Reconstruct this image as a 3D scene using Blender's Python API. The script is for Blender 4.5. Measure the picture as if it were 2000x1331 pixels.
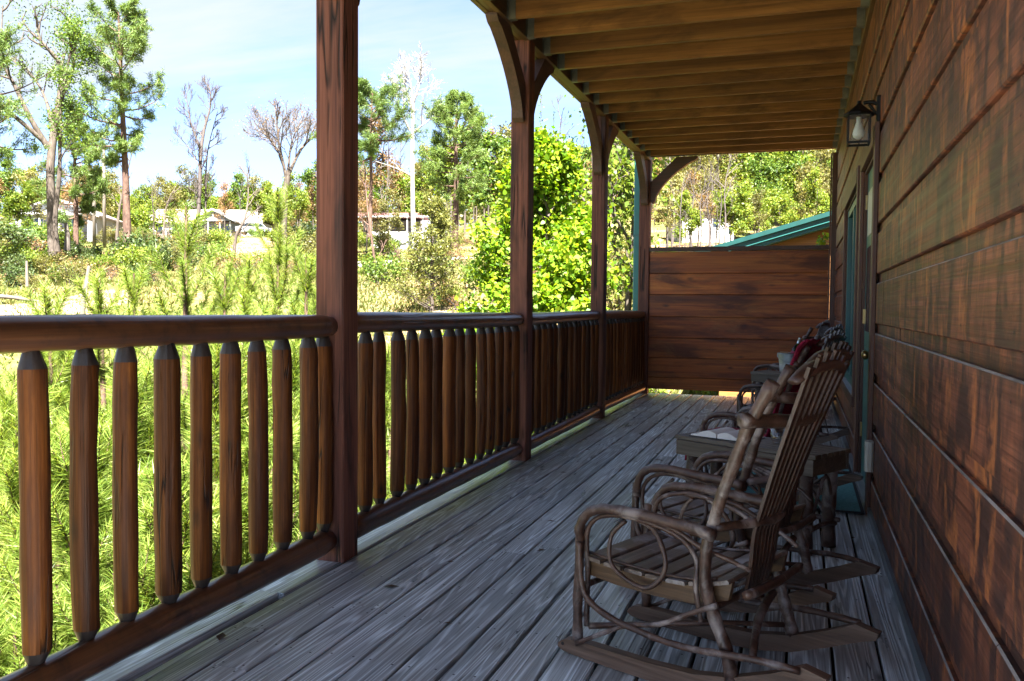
import bpy, math, random
import numpy as np
from mathutils import Vector, Matrix, Quaternion
from mathutils import noise as mnoise

scene = bpy.context.scene
for o in list(bpy.data.objects):
    bpy.data.objects.remove(o)
COL = scene.collection

# ------------------------------------------------------------------ camera
YAW, PIT, ROL = .3251, .0400, .0085
F0 = Vector((-math.sin(YAW), math.cos(YAW), 0)); R0 = Vector((math.cos(YAW), math.sin(YAW), 0)); UP = Vector((0, 0, 1))
FW = F0 * math.cos(PIT) - UP * math.sin(PIT)
U2 = UP * math.cos(PIT) + F0 * math.sin(PIT)
RR = R0 * math.cos(ROL) + U2 * math.sin(ROL)
UU = U2 * math.cos(ROL) - R0 * math.sin(ROL)
CAM = Vector((0, 0, 1.2))
cam = bpy.data.cameras.new('camera'); cam.sensor_width = 36; cam.lens = 1669.1 * 36 / 2000
cam.clip_start = .05; cam.clip_end = 5000
co = bpy.data.objects.new('camera', cam); COL.objects.link(co)
co.matrix_world = Matrix(((RR.x, UU.x, -FW.x, CAM.x), (RR.y, UU.y, -FW.y, CAM.y), (RR.z, UU.z, -FW.z, CAM.z), (0, 0, 0, 1)))
scene.camera = co

# ------------------------------------------------------------------ light
SUN_EL, SUN_AZ = math.radians(57), math.radians(152)      # azimuth clockwise from +y
sdir = Vector((math.sin(SUN_AZ) * math.cos(SUN_EL), math.cos(SUN_AZ) * math.cos(SUN_EL), math.sin(SUN_EL)))
sl = bpy.data.lights.new('sun', 'SUN'); sl.energy = 4.3; sl.angle = math.radians(.5); sl.color = (1, .955, .88)
so = bpy.data.objects.new('sun', sl); COL.objects.link(so); so.rotation_euler = sdir.to_track_quat('Z', 'Y').to_euler(); so.location = (20, -20, 40)
world = bpy.data.worlds.new('World'); scene.world = world; world.use_nodes = True
scene.view_settings.view_transform = 'Standard'; scene.view_settings.look = 'None'
scene.view_settings.exposure = 3.78; scene.view_settings.gamma = 1
scene.render.engine = 'CYCLES'
cy = scene.cycles
cy.use_denoising = True; cy.max_bounces = 8; cy.diffuse_bounces = 5; cy.glossy_bounces = 3; cy.transmission_bounces = 6
cy.transparent_max_bounces = 8; cy.sample_clamp_indirect = 8; cy.caustics_reflective = False; cy.caustics_refractive = False
try: cy.denoising_prefilter = 'ACCURATE'
except Exception: pass

# ------------------------------------------------------------------ node helpers
def nd(nt, typ, ins=None, **props):
    n = nt.nodes.new(typ)
    for k, v in props.items(): setattr(n, k, v)
    for k, v in (ins or {}).items():
        s = n.inputs[k]
        if isinstance(v, bpy.types.NodeSocket): nt.links.new(v, s)
        else:
            if isinstance(v, tuple) and s.type == 'RGBA' and len(v) == 3: v = v + (1,)
            s.default_value = v
    return n
def ramp(nt, fac, stops, interp='LINEAR'):
    n = nt.nodes.new('ShaderNodeValToRGB'); cr = n.color_ramp; cr.interpolation = interp
    while len(cr.elements) < len(stops): cr.elements.new(.5)
    for e, (p, c) in zip(cr.elements, stops):
        e.position = p; e.color = (c if isinstance(c, tuple) else (c, c, c)) + (1,)
    nt.links.new(fac, n.inputs[0]); return n.outputs[0]
def mix(nt, a, b, fac, mode='MIX'):
    n = nd(nt, 'ShaderNodeMix', data_type='RGBA', blend_type=mode)
    for s, v in ((n.inputs[0], fac), (n.inputs[6], a), (n.inputs[7], b)):
        if isinstance(v, bpy.types.NodeSocket): nt.links.new(v, s)
        else: s.default_value = v if not (isinstance(v, tuple) and len(v) == 3) else v + (1,)
    return n.outputs[2]
def mth(nt, op, a, b=0.0, clamp=False):
    n = nd(nt, 'ShaderNodeMath', operation=op, use_clamp=clamp)
    for i, v in ((0, a), (1, b)):
        if isinstance(v, bpy.types.NodeSocket): nt.links.new(v, n.inputs[i])
        else: n.inputs[i].default_value = v
    return n.outputs[0]
def newmat(name):
    m = bpy.data.materials.new(name); m.use_nodes = True; nt = m.node_tree
    return m, nt, nt.nodes['Principled BSDF']
def objco(nt, rnd=37.0):
    tc = nd(nt, 'ShaderNodeTexCoord'); oi = nd(nt, 'ShaderNodeObjectInfo')
    sc = nd(nt, 'ShaderNodeVectorMath', {0: (rnd, rnd * .73, rnd * 1.31)}, operation='SCALE'); nt.links.new(oi.outputs['Random'], sc.inputs['Scale'])
    ad = nd(nt, 'ShaderNodeVectorMath', {0: tc.outputs['Object'], 1: sc.outputs[0]}, operation='ADD')
    return ad.outputs[0], oi.outputs['Random']
def mapped(nt, vec, scale):
    return nd(nt, 'ShaderNodeMapping', {'Vector': vec, 'Scale': scale}).outputs[0]
def noise(nt, vec, scale=1.0, detail=5.0, rough=.6, dist=0.0):
    return nd(nt, 'ShaderNodeTexNoise', {'Vector': vec, 'Scale': scale, 'Detail': detail, 'Roughness': rough, 'Distortion': dist}).outputs[0]

def plain(name, col, rough=.6, metal=0.0, var=.15, scale=8.0, bump=.0, spec=.5):
    m, nt, b = newmat(name)
    v, r = objco(nt)
    n = noise(nt, v, scale, 4)
    f = ramp(nt, n, [(.3, 1 - var), (.7, 1 + var)])
    nt.links.new(mix(nt, col, f, 1.0, 'MULTIPLY'), b.inputs['Base Color'])
    b.inputs['Roughness'].default_value = rough; b.inputs['Metallic'].default_value = metal
    b.inputs['Specular IOR Level'].default_value = spec
    if bump:
        bp = nd(nt, 'ShaderNodeBump', {'Height': n, 'Strength': bump, 'Distance': .01}); nt.links.new(bp.outputs[0], b.inputs['Normal'])
    return m

def sc3(axis, along, across):
    return tuple(along if i == 'XYZ'.index(axis) else across for i in range(3))

def wood(name, axis, cols, along=.8, across=22, streak=.35, blot=None, blot2=None, knots=None, crack=None, rough=(.4, .65), bump=.35, vary=.18, spec=.5, dist=.5, wet=0.0):
    """stretched-noise timber; axis = grain direction in object space"""
    m, nt, b = newmat(name)
    v, rnd = objco(nt)
    g = mapped(nt, v, sc3(axis, along, across))
    n1 = noise(nt, g, 1, 6, .62, dist)
    col = ramp(nt, n1, cols)
    g2 = mapped(nt, v, sc3(axis, along * 2.5, across * 5))
    n2 = noise(nt, g2, 1, 3, .6, .2)
    col = mix(nt, col, ramp(nt, n2, [(.3, 1 - streak), (.62, 1.0), (.8, 1 + streak * .5)]), 1.0, 'MULTIPLY')
    for bl in (blot, blot2):
        if bl:
            bs, c, lo, hi, amt = bl
            n3 = noise(nt, mapped(nt, v, bs), 1, 5, .65, .6)
            col = mix(nt, col, c, mth(nt, 'MULTIPLY', ramp(nt, n3, [(lo, 0.0), (hi, 1.0)]), amt))
    if knots:
        ks, rad, kc = knots
        vo = nd(nt, 'ShaderNodeTexVoronoi', {'Vector': mapped(nt, v, sc3(axis, ks * .45, ks)), 'Scale': 1.0, 'Randomness': 1.0})
        kd = mth(nt, 'ADD', vo.outputs['Distance'], mth(nt, 'MULTIPLY', n2, .06))
        col = mix(nt, col, kc, ramp(nt, kd, [(rad * .5, .92), (rad, .5), (rad * 1.8, 0.0)]))
    h = mth(nt, 'ADD', n1, mth(nt, 'MULTIPLY', n2, .6))
    if crack:
        cs, w, cc = crack
        n4 = noise(nt, mapped(nt, v, sc3(axis, cs * .05, cs)), 1, 2, .5, .3)
        ck = ramp(nt, mth(nt, 'ABSOLUTE', mth(nt, 'SUBTRACT', n4, .5)), [(0.0, 1.0), (w, 0.0)])
        n5 = noise(nt, mapped(nt, v, (1.7, 1.7, 1.7)), 1, 3)
        ck = mth(nt, 'MULTIPLY', ck, ramp(nt, n5, [(.48, 0.0), (.56, 1.0)]))
        col = mix(nt, col, cc, ck)
        h = mth(nt, 'SUBTRACT', h, mth(nt, 'MULTIPLY', ck, 1.5))
    hv = ramp(nt, rnd, [(0, 1 - vary), (1, 1 + vary)])
    col = mix(nt, col, hv, 1.0, 'MULTIPLY')
    nt.links.new(col, b.inputs['Base Color'])
    nt.links.new(ramp(nt, n1, [(.25, rough[0]), (.75, rough[1])]), b.inputs['Roughness'])
    b.inputs['Specular IOR Level'].default_value = spec
    if wet: b.inputs['Coat Weight'].default_value = wet; b.inputs['Coat Roughness'].default_value = .28
    bp = nd(nt, 'ShaderNodeBump', {'Height': h, 'Strength': bump, 'Distance': .006}); nt.links.new(bp.outputs[0], b.inputs['Normal'])
    return m

def leafmat(name, c1, c2, c3, trans=.45, rough=.5):
    """leaf colour varies leaf by leaf and tree by tree; light shines through"""
    m, nt, b = newmat(name)
    ge = nd(nt, 'ShaderNodeNewGeometry'); oi = nd(nt, 'ShaderNodeObjectInfo')
    col = ramp(nt, ge.outputs['Random Per Island'], [(0.0, c1), (.5, c2), (1.0, c3)])
    col = mix(nt, col, ramp(nt, oi.outputs['Random'], [(0, (.82, .85, .8)), (1, (1.18, 1.12, 1.1))]), 1.0, 'MULTIPLY')
    nt.links.new(col, b.inputs['Base Color']); b.inputs['Roughness'].default_value = rough; b.inputs['Specular IOR Level'].default_value = .3
    tr = nd(nt, 'ShaderNodeBsdfTranslucent', {'Color': mix(nt, col, (1.25, 1.2, .55), 1.0, 'MULTIPLY')})
    mx = nd(nt, 'ShaderNodeMixShader', {0: trans, 1: b.outputs[0], 2: tr.outputs[0]})
    nt.links.new(mx.outputs[0], nt.nodes['Material Output'].inputs[0])
    return m

# ------------------------------------------------------------------ world
nt = world.node_tree; bg = nt.nodes['Background']
sky = nd(nt, 'ShaderNodeTexSky', sky_type='NISHITA'); sky.sun_disc = False; sky.sun_elevation = SUN_EL; sky.sun_rotation = SUN_AZ
sky.air_density = .5; sky.dust_density = .5; sky.ozone_density = 2.0; sky.altitude = 2500
tc = nd(nt, 'ShaderNodeTexCoord')
sx = nd(nt, 'ShaderNodeSeparateXYZ', {0: tc.outputs['Generated']})
dv = mth(nt, 'ADD', sx.outputs[2], .12)
cx = mth(nt, 'DIVIDE', sx.outputs[0], dv); cyy = mth(nt, 'DIVIDE', sx.outputs[1], dv)
cv = nd(nt, 'ShaderNodeCombineXYZ', {0: cx, 1: cyy, 2: 0.0}).outputs[0]
cl = noise(nt, nd(nt, 'ShaderNodeMapping', {'Vector': cv, 'Scale': (.42, 1.5, 1), 'Rotation': (0, 0, .5), 'Location': (3.4, 1.2, 0)}).outputs[0], 1.0, 7, .58, .5)
cf = ramp(nt, cl, [(.40, .12), (.66, .95)])
skyc = mix(nt, sky.outputs[0], (1.36, 1.48, 1.62), cf)
nt.links.new(skyc, bg.inputs[0]); bg.inputs[1].default_value = .05

# ------------------------------------------------------------------ mesh helpers
class MB:
    def __init__(s): s.v = []; s.f = []; s.m = []
    def add(s, vs, fs, mi=0):
        n = len(s.v); s.v += [tuple(p) for p in vs]; s.f += [tuple(i + n for i in q) for q in fs]; s.m += [mi] * len(fs)
    def box(s, x0, x1, y0, y1, z0, z1, mi=0):
        s.add([(x0, y0, z0), (x1, y0, z0), (x1, y1, z0), (x0, y1, z0), (x0, y0, z1), (x1, y0, z1), (x1, y1, z1), (x0, y1, z1)],
              [(0, 3, 2, 1), (4, 5, 6, 7), (0, 1, 5, 4), (1, 2, 6, 5), (2, 3, 7, 6), (3, 0, 4, 7)], mi)
    def cbox(s, x0, x1, y0, y1, z0, z1, c=.004, ax='Y', mi=0):
        """box with chamfered long edges, long axis ax"""
        a = {'X': (y0, y1, z0, z1), 'Y': (x0, x1, z0, z1), 'Z': (x0, x1, y0, y1)}[ax]
        p = [(a[0] + c, a[2]), (a[1] - c, a[2]), (a[1], a[2] + c), (a[1], a[3] - c), (a[1] - c, a[3]), (a[0] + c, a[3]), (a[0], a[3] - c), (a[0], a[2] + c)]
        e = {'X': (x0, x1), 'Y': (y0, y1), 'Z': (z0, z1)}[ax]
        s.extr(p, e[0], e[1], ax, mi)
    def extr(s, prof, e0, e1, ax='Y', mi=0):
        def P(q, e): return {'X': (e, q[0], q[1]), 'Y': (q[0], e, q[1]), 'Z': (q[0], q[1], e)}[ax]
        n = len(prof); vs = [P(q, e0) for q in prof] + [P(q, e1) for q in prof]
        fs = [(i, (i + 1) % n, n + (i + 1) % n, n + i) for i in range(n)] + [tuple(range(n - 1, -1, -1)), tuple(range(n, 2 * n))]
        s.add(vs, fs, mi)
    def tube(s, pts, rad, n=8, cap=True, jit=0.0, rng=None, mi=0, ell=1.0):
        pts = [Vector(p) for p in pts]; k = len(pts)
        if not hasattr(rad, '__len__'): rad = [rad] * k
        t0 = (pts[1] - pts[0]).normalized()
        nrm = t0.orthogonal().normalized() if abs(t0.z) > .95 or abs(t0.z) < .3 else t0.cross(Vector((0, 0, 1))).normalized()
        if abs(t0.z) < .3: nrm = t0.cross(Vector((0, 0, 1))).normalized()
        vs = []
        for i in range(k):
            t = (pts[min(i + 1, k - 1)] - pts[max(i - 1, 0)])
            t = t.normalized() if t.length > 1e-9 else t0
            nrm = (nrm - t * nrm.dot(t)); nrm = nrm.normalized() if nrm.length > 1e-6 else t.orthogonal().normalized()
            bn = t.cross(nrm)
            for j in range(n):
                a = 2 * math.pi * j / n; r = rad[i] * (1 + (rng.uniform(-jit, jit) if rng else 0))
                vs.append(pts[i] + nrm * (math.cos(a) * r) + bn * (math.sin(a) * r * ell))
        fs = [(i * n + j, i * n + (j + 1) % n, (i + 1) * n + (j + 1) % n, (i + 1) * n + j) for i in range(k - 1) for j in range(n)]
        if cap: fs += [tuple(range(n - 1, -1, -1)), tuple((k - 1) * n + j for j in range(n))]
        s.add(vs, fs, mi)
    def lathe(s, prof, n=16, c=(0, 0, 0), mi=0, cap=True):
        k = len(prof); vs = [(c[0] + r * math.cos(2 * math.pi * j / n), c[1] + r * math.sin(2 * math.pi * j / n), c[2] + z) for r, z in prof for j in range(n)]
        fs = [(i * n + j, i * n + (j + 1) % n, (i + 1) * n + (j + 1) % n, (i + 1) * n + j) for i in range(k - 1) for j in range(n)]
        if cap: fs += [tuple(range(n - 1, -1, -1)), tuple((k - 1) * n + j for j in range(n))]
        s.add(vs, fs, mi)
    def mesh(s, name, mats, smooth=False):
        me = bpy.data.meshes.new(name); me.from_pydata(s.v, [], s.f)
        for m in (mats if isinstance(mats, (list, tuple)) else [mats]): me.materials.append(m)
        if any(s.m): me.polygons.foreach_set('material_index', s.m)
        if smooth: me.polygons.foreach_set('use_smooth', [True] * len(s.f))
        me.update(); return me
    def build(s, name, mats, parent=None, smooth=False, loc=None):
        return link(name, s.mesh(name, mats, smooth), parent, loc)
def link(name, me, parent=None, loc=None):
    o = bpy.data.objects.new(name, me); COL.objects.link(o)
    if parent: o.parent = parent
    if loc is not None: o.location = loc
    return o
def tag(o, label=None, cat=None, group=None, kind=None):
    if label: o['label'] = label
    if cat: o['category'] = cat
    if group: o['group'] = group
    if kind: o['kind'] = kind
    return o
def thing(name, label, cat, loc=(0, 0, 0), rz=0.0, group=None):
    o = bpy.data.objects.new(name, None); COL.objects.link(o); o.location = loc; o.rotation_euler = (0, 0, rz); o.empty_display_size = .1
    return tag(o, label, cat, group)
KIDS = {}
def kids(o):
    return [c for c in COL.objects if c.parent == o]
def copy_tree(o, kidlist, loc, rz=0.0, scale=1.0, label=None, group=None, mats=None):
    c = o.copy(); COL.objects.link(c); c.location = loc; c.rotation_euler = (0, 0, rz); c.scale = (scale,) * 3 if not isinstance(scale, tuple) else scale
    if label: c['label'] = label
    if group: c['group'] = group
    mp = {}
    for k in kidlist:
        d = k.copy(); COL.objects.link(d); d.parent = mp.get(k.parent, c); mp[k] = d
        if mats and k.name.split('.')[0] in mats:
            d.material_slots[0].link = 'OBJECT'; d.material_slots[0].material = mats[k.name.split('.')[0]]
    return c
def cr(pts, sub=4):
    """Catmull-Rom through points"""
    P = [Vector(p) for p in pts]; P = [P[0] * 2 - P[1]] + P + [P[-1] * 2 - P[-2]]; out = []
    for i in range(1, len(P) - 2):
        for k in range(sub):
            t = k / sub; a, b, c, d = P[i - 1:i + 3]
            out.append(.5 * ((2 * b) + (c - a) * t + (2 * a - 5 * b + 4 * c - d) * t * t + (3 * b - a - 3 * c + d) * t ** 3))
    return out + [P[-2]]
def npmesh(name, V, k, mat, smooth=False, mats=None):
    """V: (N,k,3) polygons, each its own island"""
    N = V.shape[0]; me = bpy.data.meshes.new(name)
    me.vertices.add(N * k); me.vertices.foreach_set('co', V.reshape(-1).astype(np.float32))
    me.loops.add(N * k); me.loops.foreach_set('vertex_index', np.arange(N * k, dtype=np.int32))
    me.polygons.add(N); me.polygons.foreach_set('loop_start', np.arange(0, N * k, k, dtype=np.int32)); me.polygons.foreach_set('loop_total', np.full(N, k, dtype=np.int32))
    me.materials.append(mat); me.update(calc_edges=True); return me
def unit(a): return a / np.maximum(np.linalg.norm(a, axis=-1, keepdims=True), 1e-9)
def leaves(pos, size, rs, asp=.62, up=.5, k=4, dirs=None):
    """folded leaf polygons: k=4 diamonds, k=6 pointed ovals"""
    N = len(pos)
    nrm = unit(rs.normal(size=(N, 3)) + np.array([0, 0, up]))
    t = dirs if dirs is not None else rs.normal(size=(N, 3))
    t = unit(t - nrm * (t * nrm).sum(1, keepdims=True)); b = np.cross(nrm, t)
    s = (size * rs.uniform(.65, 1.3, N))[:, None]
    w = s * asp * .5
    if k == 4: V = np.stack([pos, pos + t * s * .5 + b * w + nrm * w * .35, pos + t * s, pos + t * s * .5 - b * w + nrm * w * .35], 1)
    else: V = np.stack([pos, pos + t * s * .22 + b * w + nrm * w * .3, pos + t * s * .62 + b * w * .8 + nrm * w * .2, pos + t * s, pos + t * s * .62 - b * w * .8 + nrm * w * .2, pos + t * s * .22 - b * w + nrm * w * .3], 1)
    return V
def needles(pos, d, ln, wd, rs):
    N = len(pos); sd = unit(np.cross(d, rs.normal(size=(N, 3)))) * wd * .5
    droop = np.array([0, 0, -1.0]) * (ln * .12)[:, None]
    return np.stack([pos - sd, pos + sd, pos + d * ln[:, None] + droop], 1)

rng = random.Random(7)
RS = np.random.RandomState(11)

# ------------------------------------------------------------------ materials
DK = (.014, .010, .008)
M_post = wood('post_stained_timber', 'Z', [(.25, (.045, .022, .016)), (.42, (.185, .070, .047)), (.7, (.31, .122, .08))], .7, 20, .45,
              blot=((2.2, 2.2, .5), (.022, .017, .016), .5, .66, .85), knots=(3.2, .09, DK), crack=(11, .03, DK), rough=(.55, .8), bump=.55, vary=.15, spec=.25)
M_brace = wood('brace_timber', 'Y', [(.25, (.05, .03, .024)), (.7, (.12, .06, .042))], .9, 14, .3, rough=(.5, .75), bump=.4)
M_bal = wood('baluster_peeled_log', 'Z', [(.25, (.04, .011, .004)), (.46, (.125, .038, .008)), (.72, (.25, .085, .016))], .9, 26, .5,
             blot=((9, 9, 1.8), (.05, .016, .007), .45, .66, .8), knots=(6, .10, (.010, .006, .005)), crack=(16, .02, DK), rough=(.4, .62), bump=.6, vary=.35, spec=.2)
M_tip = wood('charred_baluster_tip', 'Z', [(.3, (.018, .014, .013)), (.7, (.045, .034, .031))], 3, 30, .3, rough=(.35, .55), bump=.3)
M_rail = wood('rail_log', 'Y', [(.25, (.06, .024, .012)), (.5, (.15, .058, .024)), (.75, (.24, .10, .036))], .6, 20, .4,
              blot=((2.5, 9, 9), (.03, .017, .012), .48, .66, .75), crack=(9, .025, DK), rough=(.26, .46), bump=.4, wet=.5)
M_joist = wood('joist_pine', 'X', [(.25, (.12, .048, .015)), (.5, (.25, .108, .032)), (.75, (.37, .175, .055))], .5, 16, .3,
               blot=((1.6, 3, 6), (.075, .032, .012), .48, .68, .75), knots=(3.2, .085, (.02, .008, .005)), rough=(.5, .72), bump=.3, vary=.2)
M_beam = wood('beam_timber', 'Y', [(.25, (.08, .04, .018)), (.6, (.17, .085, .03)), (.8, (.22, .12, .045))], .5, 16, .35, rough=(.5, .7), bump=.3)
M_soffit = wood('upper_deck_board_underside', 'Y', [(.25, (.07, .035, .012)), (.7, (.17, .09, .03))], .5, 16, .3, rough=(.6, .8), bump=.2)
M_part = wood('partition_board', 'X', [(.22, (.13, .028, .009)), (.45, (.38, .095, .02)), (.75, (.58, .20, .042))], .55, 16, .35,
              blot=((.9, 5, 4.5), (.06, .015, .008), .44, .62, .8), blot2=((2.5, 9, 5), (.26, .12, .04), .56, .72, .6), knots=(4.4, .085, (.018, .009, .008)), rough=(.38, .55), bump=.3, vary=.16, spec=.3)
M_trim = wood('red_brown_trim', 'Z', [(.25, (.055, .02, .012)), (.7, (.15, .058, .03))], .7, 20, .35, rough=(.4, .6), bump=.3)
M_side = wood('siding_rough_sawn', 'Y', [(.25, (.10, .037, .022)), (.5, (.215, .074, .041)), (.75, (.32, .114, .06))], .6, 30, .45,
              blot=((.3, 7.5, 2.6), (.036, .021, .019), .41, .57, .85), blot2=((.3, 9.5, 4.0), (.42, .14, .045), .54, .67, .75), knots=(2.3, .05, (.014, .010, .009)), rough=(.36, .6), bump=.28, vary=.13, dist=.08, spec=.3)
M_edge = plain('worn_lit_board_edge', (.24, .21, .195), .7, 0, .6, 3.5)  # bevel edge: wear plus caught light, painted in as a pale colour
M_galv = plain('galvanised_metal', (.42, .45, .44), .45, .85, .2, 14)
M_hang = plain('dull_zinc_hanger', (.16, .16, .145), .6, .5, .25, 14)
M_mat = plain('teal_mat_fibre', (.13, .34, .37), .95, 0, .3, 60, .6)
M_teal = plain('teal_paint', (.018, .105, .098), .38, 0, .12, 6)
M_tealr = plain('teal_metal_roof', (.007, .05, .046), .4, .15, .15, 4)
M_cream = plain('cream_panel', (.52, .50, .42), .5, 0, .06)
M_black = plain('black_painted_iron', (.012, .012, .013), .45, .6, .3, 20)
M_brass = plain('aged_brass', (.45, .32, .14), .3, 1.0, .15, 20)
M_ivory = plain('ivory_plastic', (.50, .47, .38), .5, 0, .08)
M_alu = plain('aluminium_sill', (.45, .47, .5), .4, .7, .1)
M_inner = plain('interior_dark', (.02, .02, .022), .8)
M_screw = plain('screw_head', (.035, .035, .04), .6, .5)
M_red = plain('crimson_knit', (.30, .009, .04), .95, 0, .35, 90, .8)
M_paper = plain('book_paper', (.86, .83, .77), .85, 0, .06, 40)
M_cover = plain('book_cover', (.03, .02, .018), .6)
M_flash = plain('grey_flashing', (.16, .18, .19), .5, .2, .15)

def glassmat(name, col=(1, 1, 1), rough=.02, tint=None):
    m, nt, b = newmat(name); b.inputs['Base Color'].default_value = col + (1,); b.inputs['Roughness'].default_value = rough
    b.inputs['Transmission Weight'].default_value = 1.0; b.inputs['IOR'].default_value = 1.45; return m
M_glass = glassmat('clear_glass'); M_bottle = glassmat('green_bottle_glass', (.05, .16, .06))
m, nt, b = newmat('thin_glass'); b.inputs['Base Color'].default_value = (1, 1, 1, 1); b.inputs['Roughness'].default_value = .03
tr_ = nd(nt, 'ShaderNodeBsdfTransparent', {'Color': (.96, .98, .97, 1)}); lw = nd(nt, 'ShaderNodeLayerWeight', {'Blend': .25}); gl_ = nd(nt, 'ShaderNodeBsdfGlossy', {'Color': (1, 1, 1, 1), 'Roughness': .03})
mx_ = nd(nt, 'ShaderNodeMixShader', {0: mth(nt, 'ADD', mth(nt, 'MULTIPLY', lw.outputs['Facing'], .5), .06), 1: tr_.outputs[0], 2: gl_.outputs[0]}); nt.links.new(mx_.outputs[0], nt.nodes['Material Output'].inputs[0]); M_thin = m
m, nt, b = newmat('window_glass'); b.inputs['Base Color'].default_value = (.012, .016, .018, 1); b.inputs['Roughness'].default_value = .04; b.inputs['Specular IOR Level'].default_value = .8; M_pane = m
m, nt, b = newmat('frosted_bulb'); b.inputs['Base Color'].default_value = (.8, .8, .78, 1); b.inputs['Roughness'].default_value = .4; M_bulb = m

def deckmat():
    m, nt, b = newmat('weathered_deck_board')
    v, rnd = objco(nt)
    # cathedral grain: contour lines of a long, lazy noise
    base = noise(nt, mapped(nt, v, (6.5, .24, 6.5)), 1, 2.2, .5, .15)
    rings = nd(nt, 'ShaderNodeMath', {0: mth(nt, 'MULTIPLY', base, 150.0)}, operation='SINE').outputs[0]
    n2 = noise(nt, mapped(nt, v, (150, 2.6, 150)), 1, 3, .6, .2)
    n3 = noise(nt, mapped(nt, v, (7, 1.1, 7)), 1, 5, .6, .4)
    col = ramp(nt, n3, [(.25, (.42, .465, .475)), (.5, (.57, .63, .645)), (.75, (.68, .745, .76))])
    col = mix(nt, col, ramp(nt, rings, [(0.0, .66), (.5, .98), (1.0, 1.3)]), 1.0, 'MULTIPLY')
    col = mix(nt, col, ramp(nt, n2, [(.3, .48), (.5, 1.0), (.72, 1.4)]), 1.0, 'MULTIPLY')
    n4 = noise(nt, mapped(nt, v, (2.2, .9, 2)), 1, 4)
    col = mix(nt, col, (.20, .165, .125), mth(nt, 'MULTIPLY', ramp(nt, n4, [(.48, 0.0), (.7, 1.0)]), .5))
    vo = nd(nt, 'ShaderNodeTexVoronoi', {'Vector': mapped(nt, v, (5, 1.6, 5)), 'Scale': 1.0})
    col = mix(nt, col, (.03, .026, .024), ramp(nt, mth(nt, 'ADD', vo.outputs['Distance'], mth(nt, 'MULTIPLY', n2, .05)), [(.05, .9), (.09, .35), (.14, 0.0)]))
    # cracks
    n6 = noise(nt, mapped(nt, v, (18, .5, 18)), 1, 2, .5, .25)
    n7 = noise(nt, mapped(nt, v, (1.5, 1.0, 1)), 1, 2)
    ck = mth(nt, 'MULTIPLY', ramp(nt, mth(nt, 'ABSOLUTE', mth(nt, 'SUBTRACT', n6, .5)), [(0.0, 1.0), (.012, 0.0)]), ramp(nt, n7, [(.55, 0.0), (.6, 1.0)]))
    col = mix(nt, col, (.018, .017, .017), ck)
    # moss where the outermost boards stay damp
    tcw = nd(nt, 'ShaderNodeNewGeometry'); sp = nd(nt, 'ShaderNodeSeparateXYZ', {0: tcw.outputs['Position']})
    mo = mth(nt, 'MULTIPLY', ramp(nt, mth(nt, 'MULTIPLY', mth(nt, 'ADD', sp.outputs[0], 2.2), 1.0), [(0.0, 1.0), (.55, 0.0)]), ramp(nt, noise(nt, mapped(nt, tcw.outputs['Position'], (3, .8, 1)), 1, 4), [(.4, 0.0), (.62, 1.0)]))
    mo = mth(nt, 'MULTIPLY', mo, ramp(nt, mth(nt, 'MULTIPLY', sp.outputs[1], .08), [(.2, .25), (.8, 1.0)]))
    col = mix(nt, col, (.10, .125, .05), mth(nt, 'MULTIPLY', mo, .75))
    col = mix(nt, col, ramp(nt, rnd, [(0, (.74, .75, .74)), (.5, (1.0, 1.0, 1.0)), (1, (1.18, 1.18, 1.17))]), 1.0, 'MULTIPLY')
    nt.links.new(col, b.inputs['Base Color'])
    nt.links.new(ramp(nt, n3, [(.3, .24), (.7, .46)]), b.inputs['Roughness']); b.inputs['Specular IOR Level'].default_value = .65
    h = mth(nt, 'ADD', mth(nt, 'MULTIPLY', rings, .25), mth(nt, 'SUBTRACT', mth(nt, 'MULTIPLY', n2, .9), mth(nt, 'MULTIPLY', ck, 2.0)))
    bp = nd(nt, 'ShaderNodeBump', {'Height': h, 'Strength': .45, 'Distance': .004}); nt.links.new(bp.outputs[0], b.inputs['Normal'])
    return m
M_deck = deckmat()
M_branch = wood('bent_branch_bark', 'X', [(.25, (.028, .013, .008)), (.5, (.078, .038, .024)), (.75, (.17, .10, .07))], 14, 16, .4,
                blot=((7, 7, 7), (.33, .275, .25), .51, .63, .7), rough=(.35, .6), bump=.35, vary=.15, wet=.2)  # pale blotches paint highlights into the bark colour
M_slat = wood('chair_slat', 'Y', [(.25, (.09, .058, .04)), (.5, (.18, .13, .098)), (.75, (.28, .23, .19))], 1.5, 40, .4,
              blot=((6, 6, 6), (.42, .41, .42), .50, .66, .7), rough=(.34, .6), bump=.3, vary=.2)  # grey blotches put sheen into the slat colour
M_bslat = wood('chair_back_slat', 'Z', [(.25, (.026, .011, .007)), (.5, (.06, .026, .016)), (.75, (.115, .058, .036))], 1.5, 34, .4, rough=(.35, .6), bump=.3, vary=.2, wet=.2)
M_gslat = wood('grey_chair_back_slat', 'Z', [(.25, (.12, .115, .12)), (.5, (.21, .205, .215)), (.75, (.32, .32, .33))], 1.5, 34, .4, rough=(.45, .7), bump=.3, vary=.12)
M_apron = wood('seat_rail_board', 'X', [(.25, (.06, .03, .013)), (.5, (.13, .068, .028)), (.75, (.20, .12, .06))], 1.5, 30, .35, rough=(.4, .6), bump=.3)
M_rock = wood('rocker_board', 'X', [(.25, (.075, .042, .025)), (.5, (.16, .095, .06)), (.75, (.25, .165, .115))], 1.5, 26, .35, rough=(.4, .65), bump=.3)
M_table = wood('table_board', 'X', [(.25, (.07, .052, .036)), (.5, (.15, .115, .08)), (.75, (.24, .20, .155))], 1.2, 34, .4, rough=(.45, .7), bump=.35)

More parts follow.
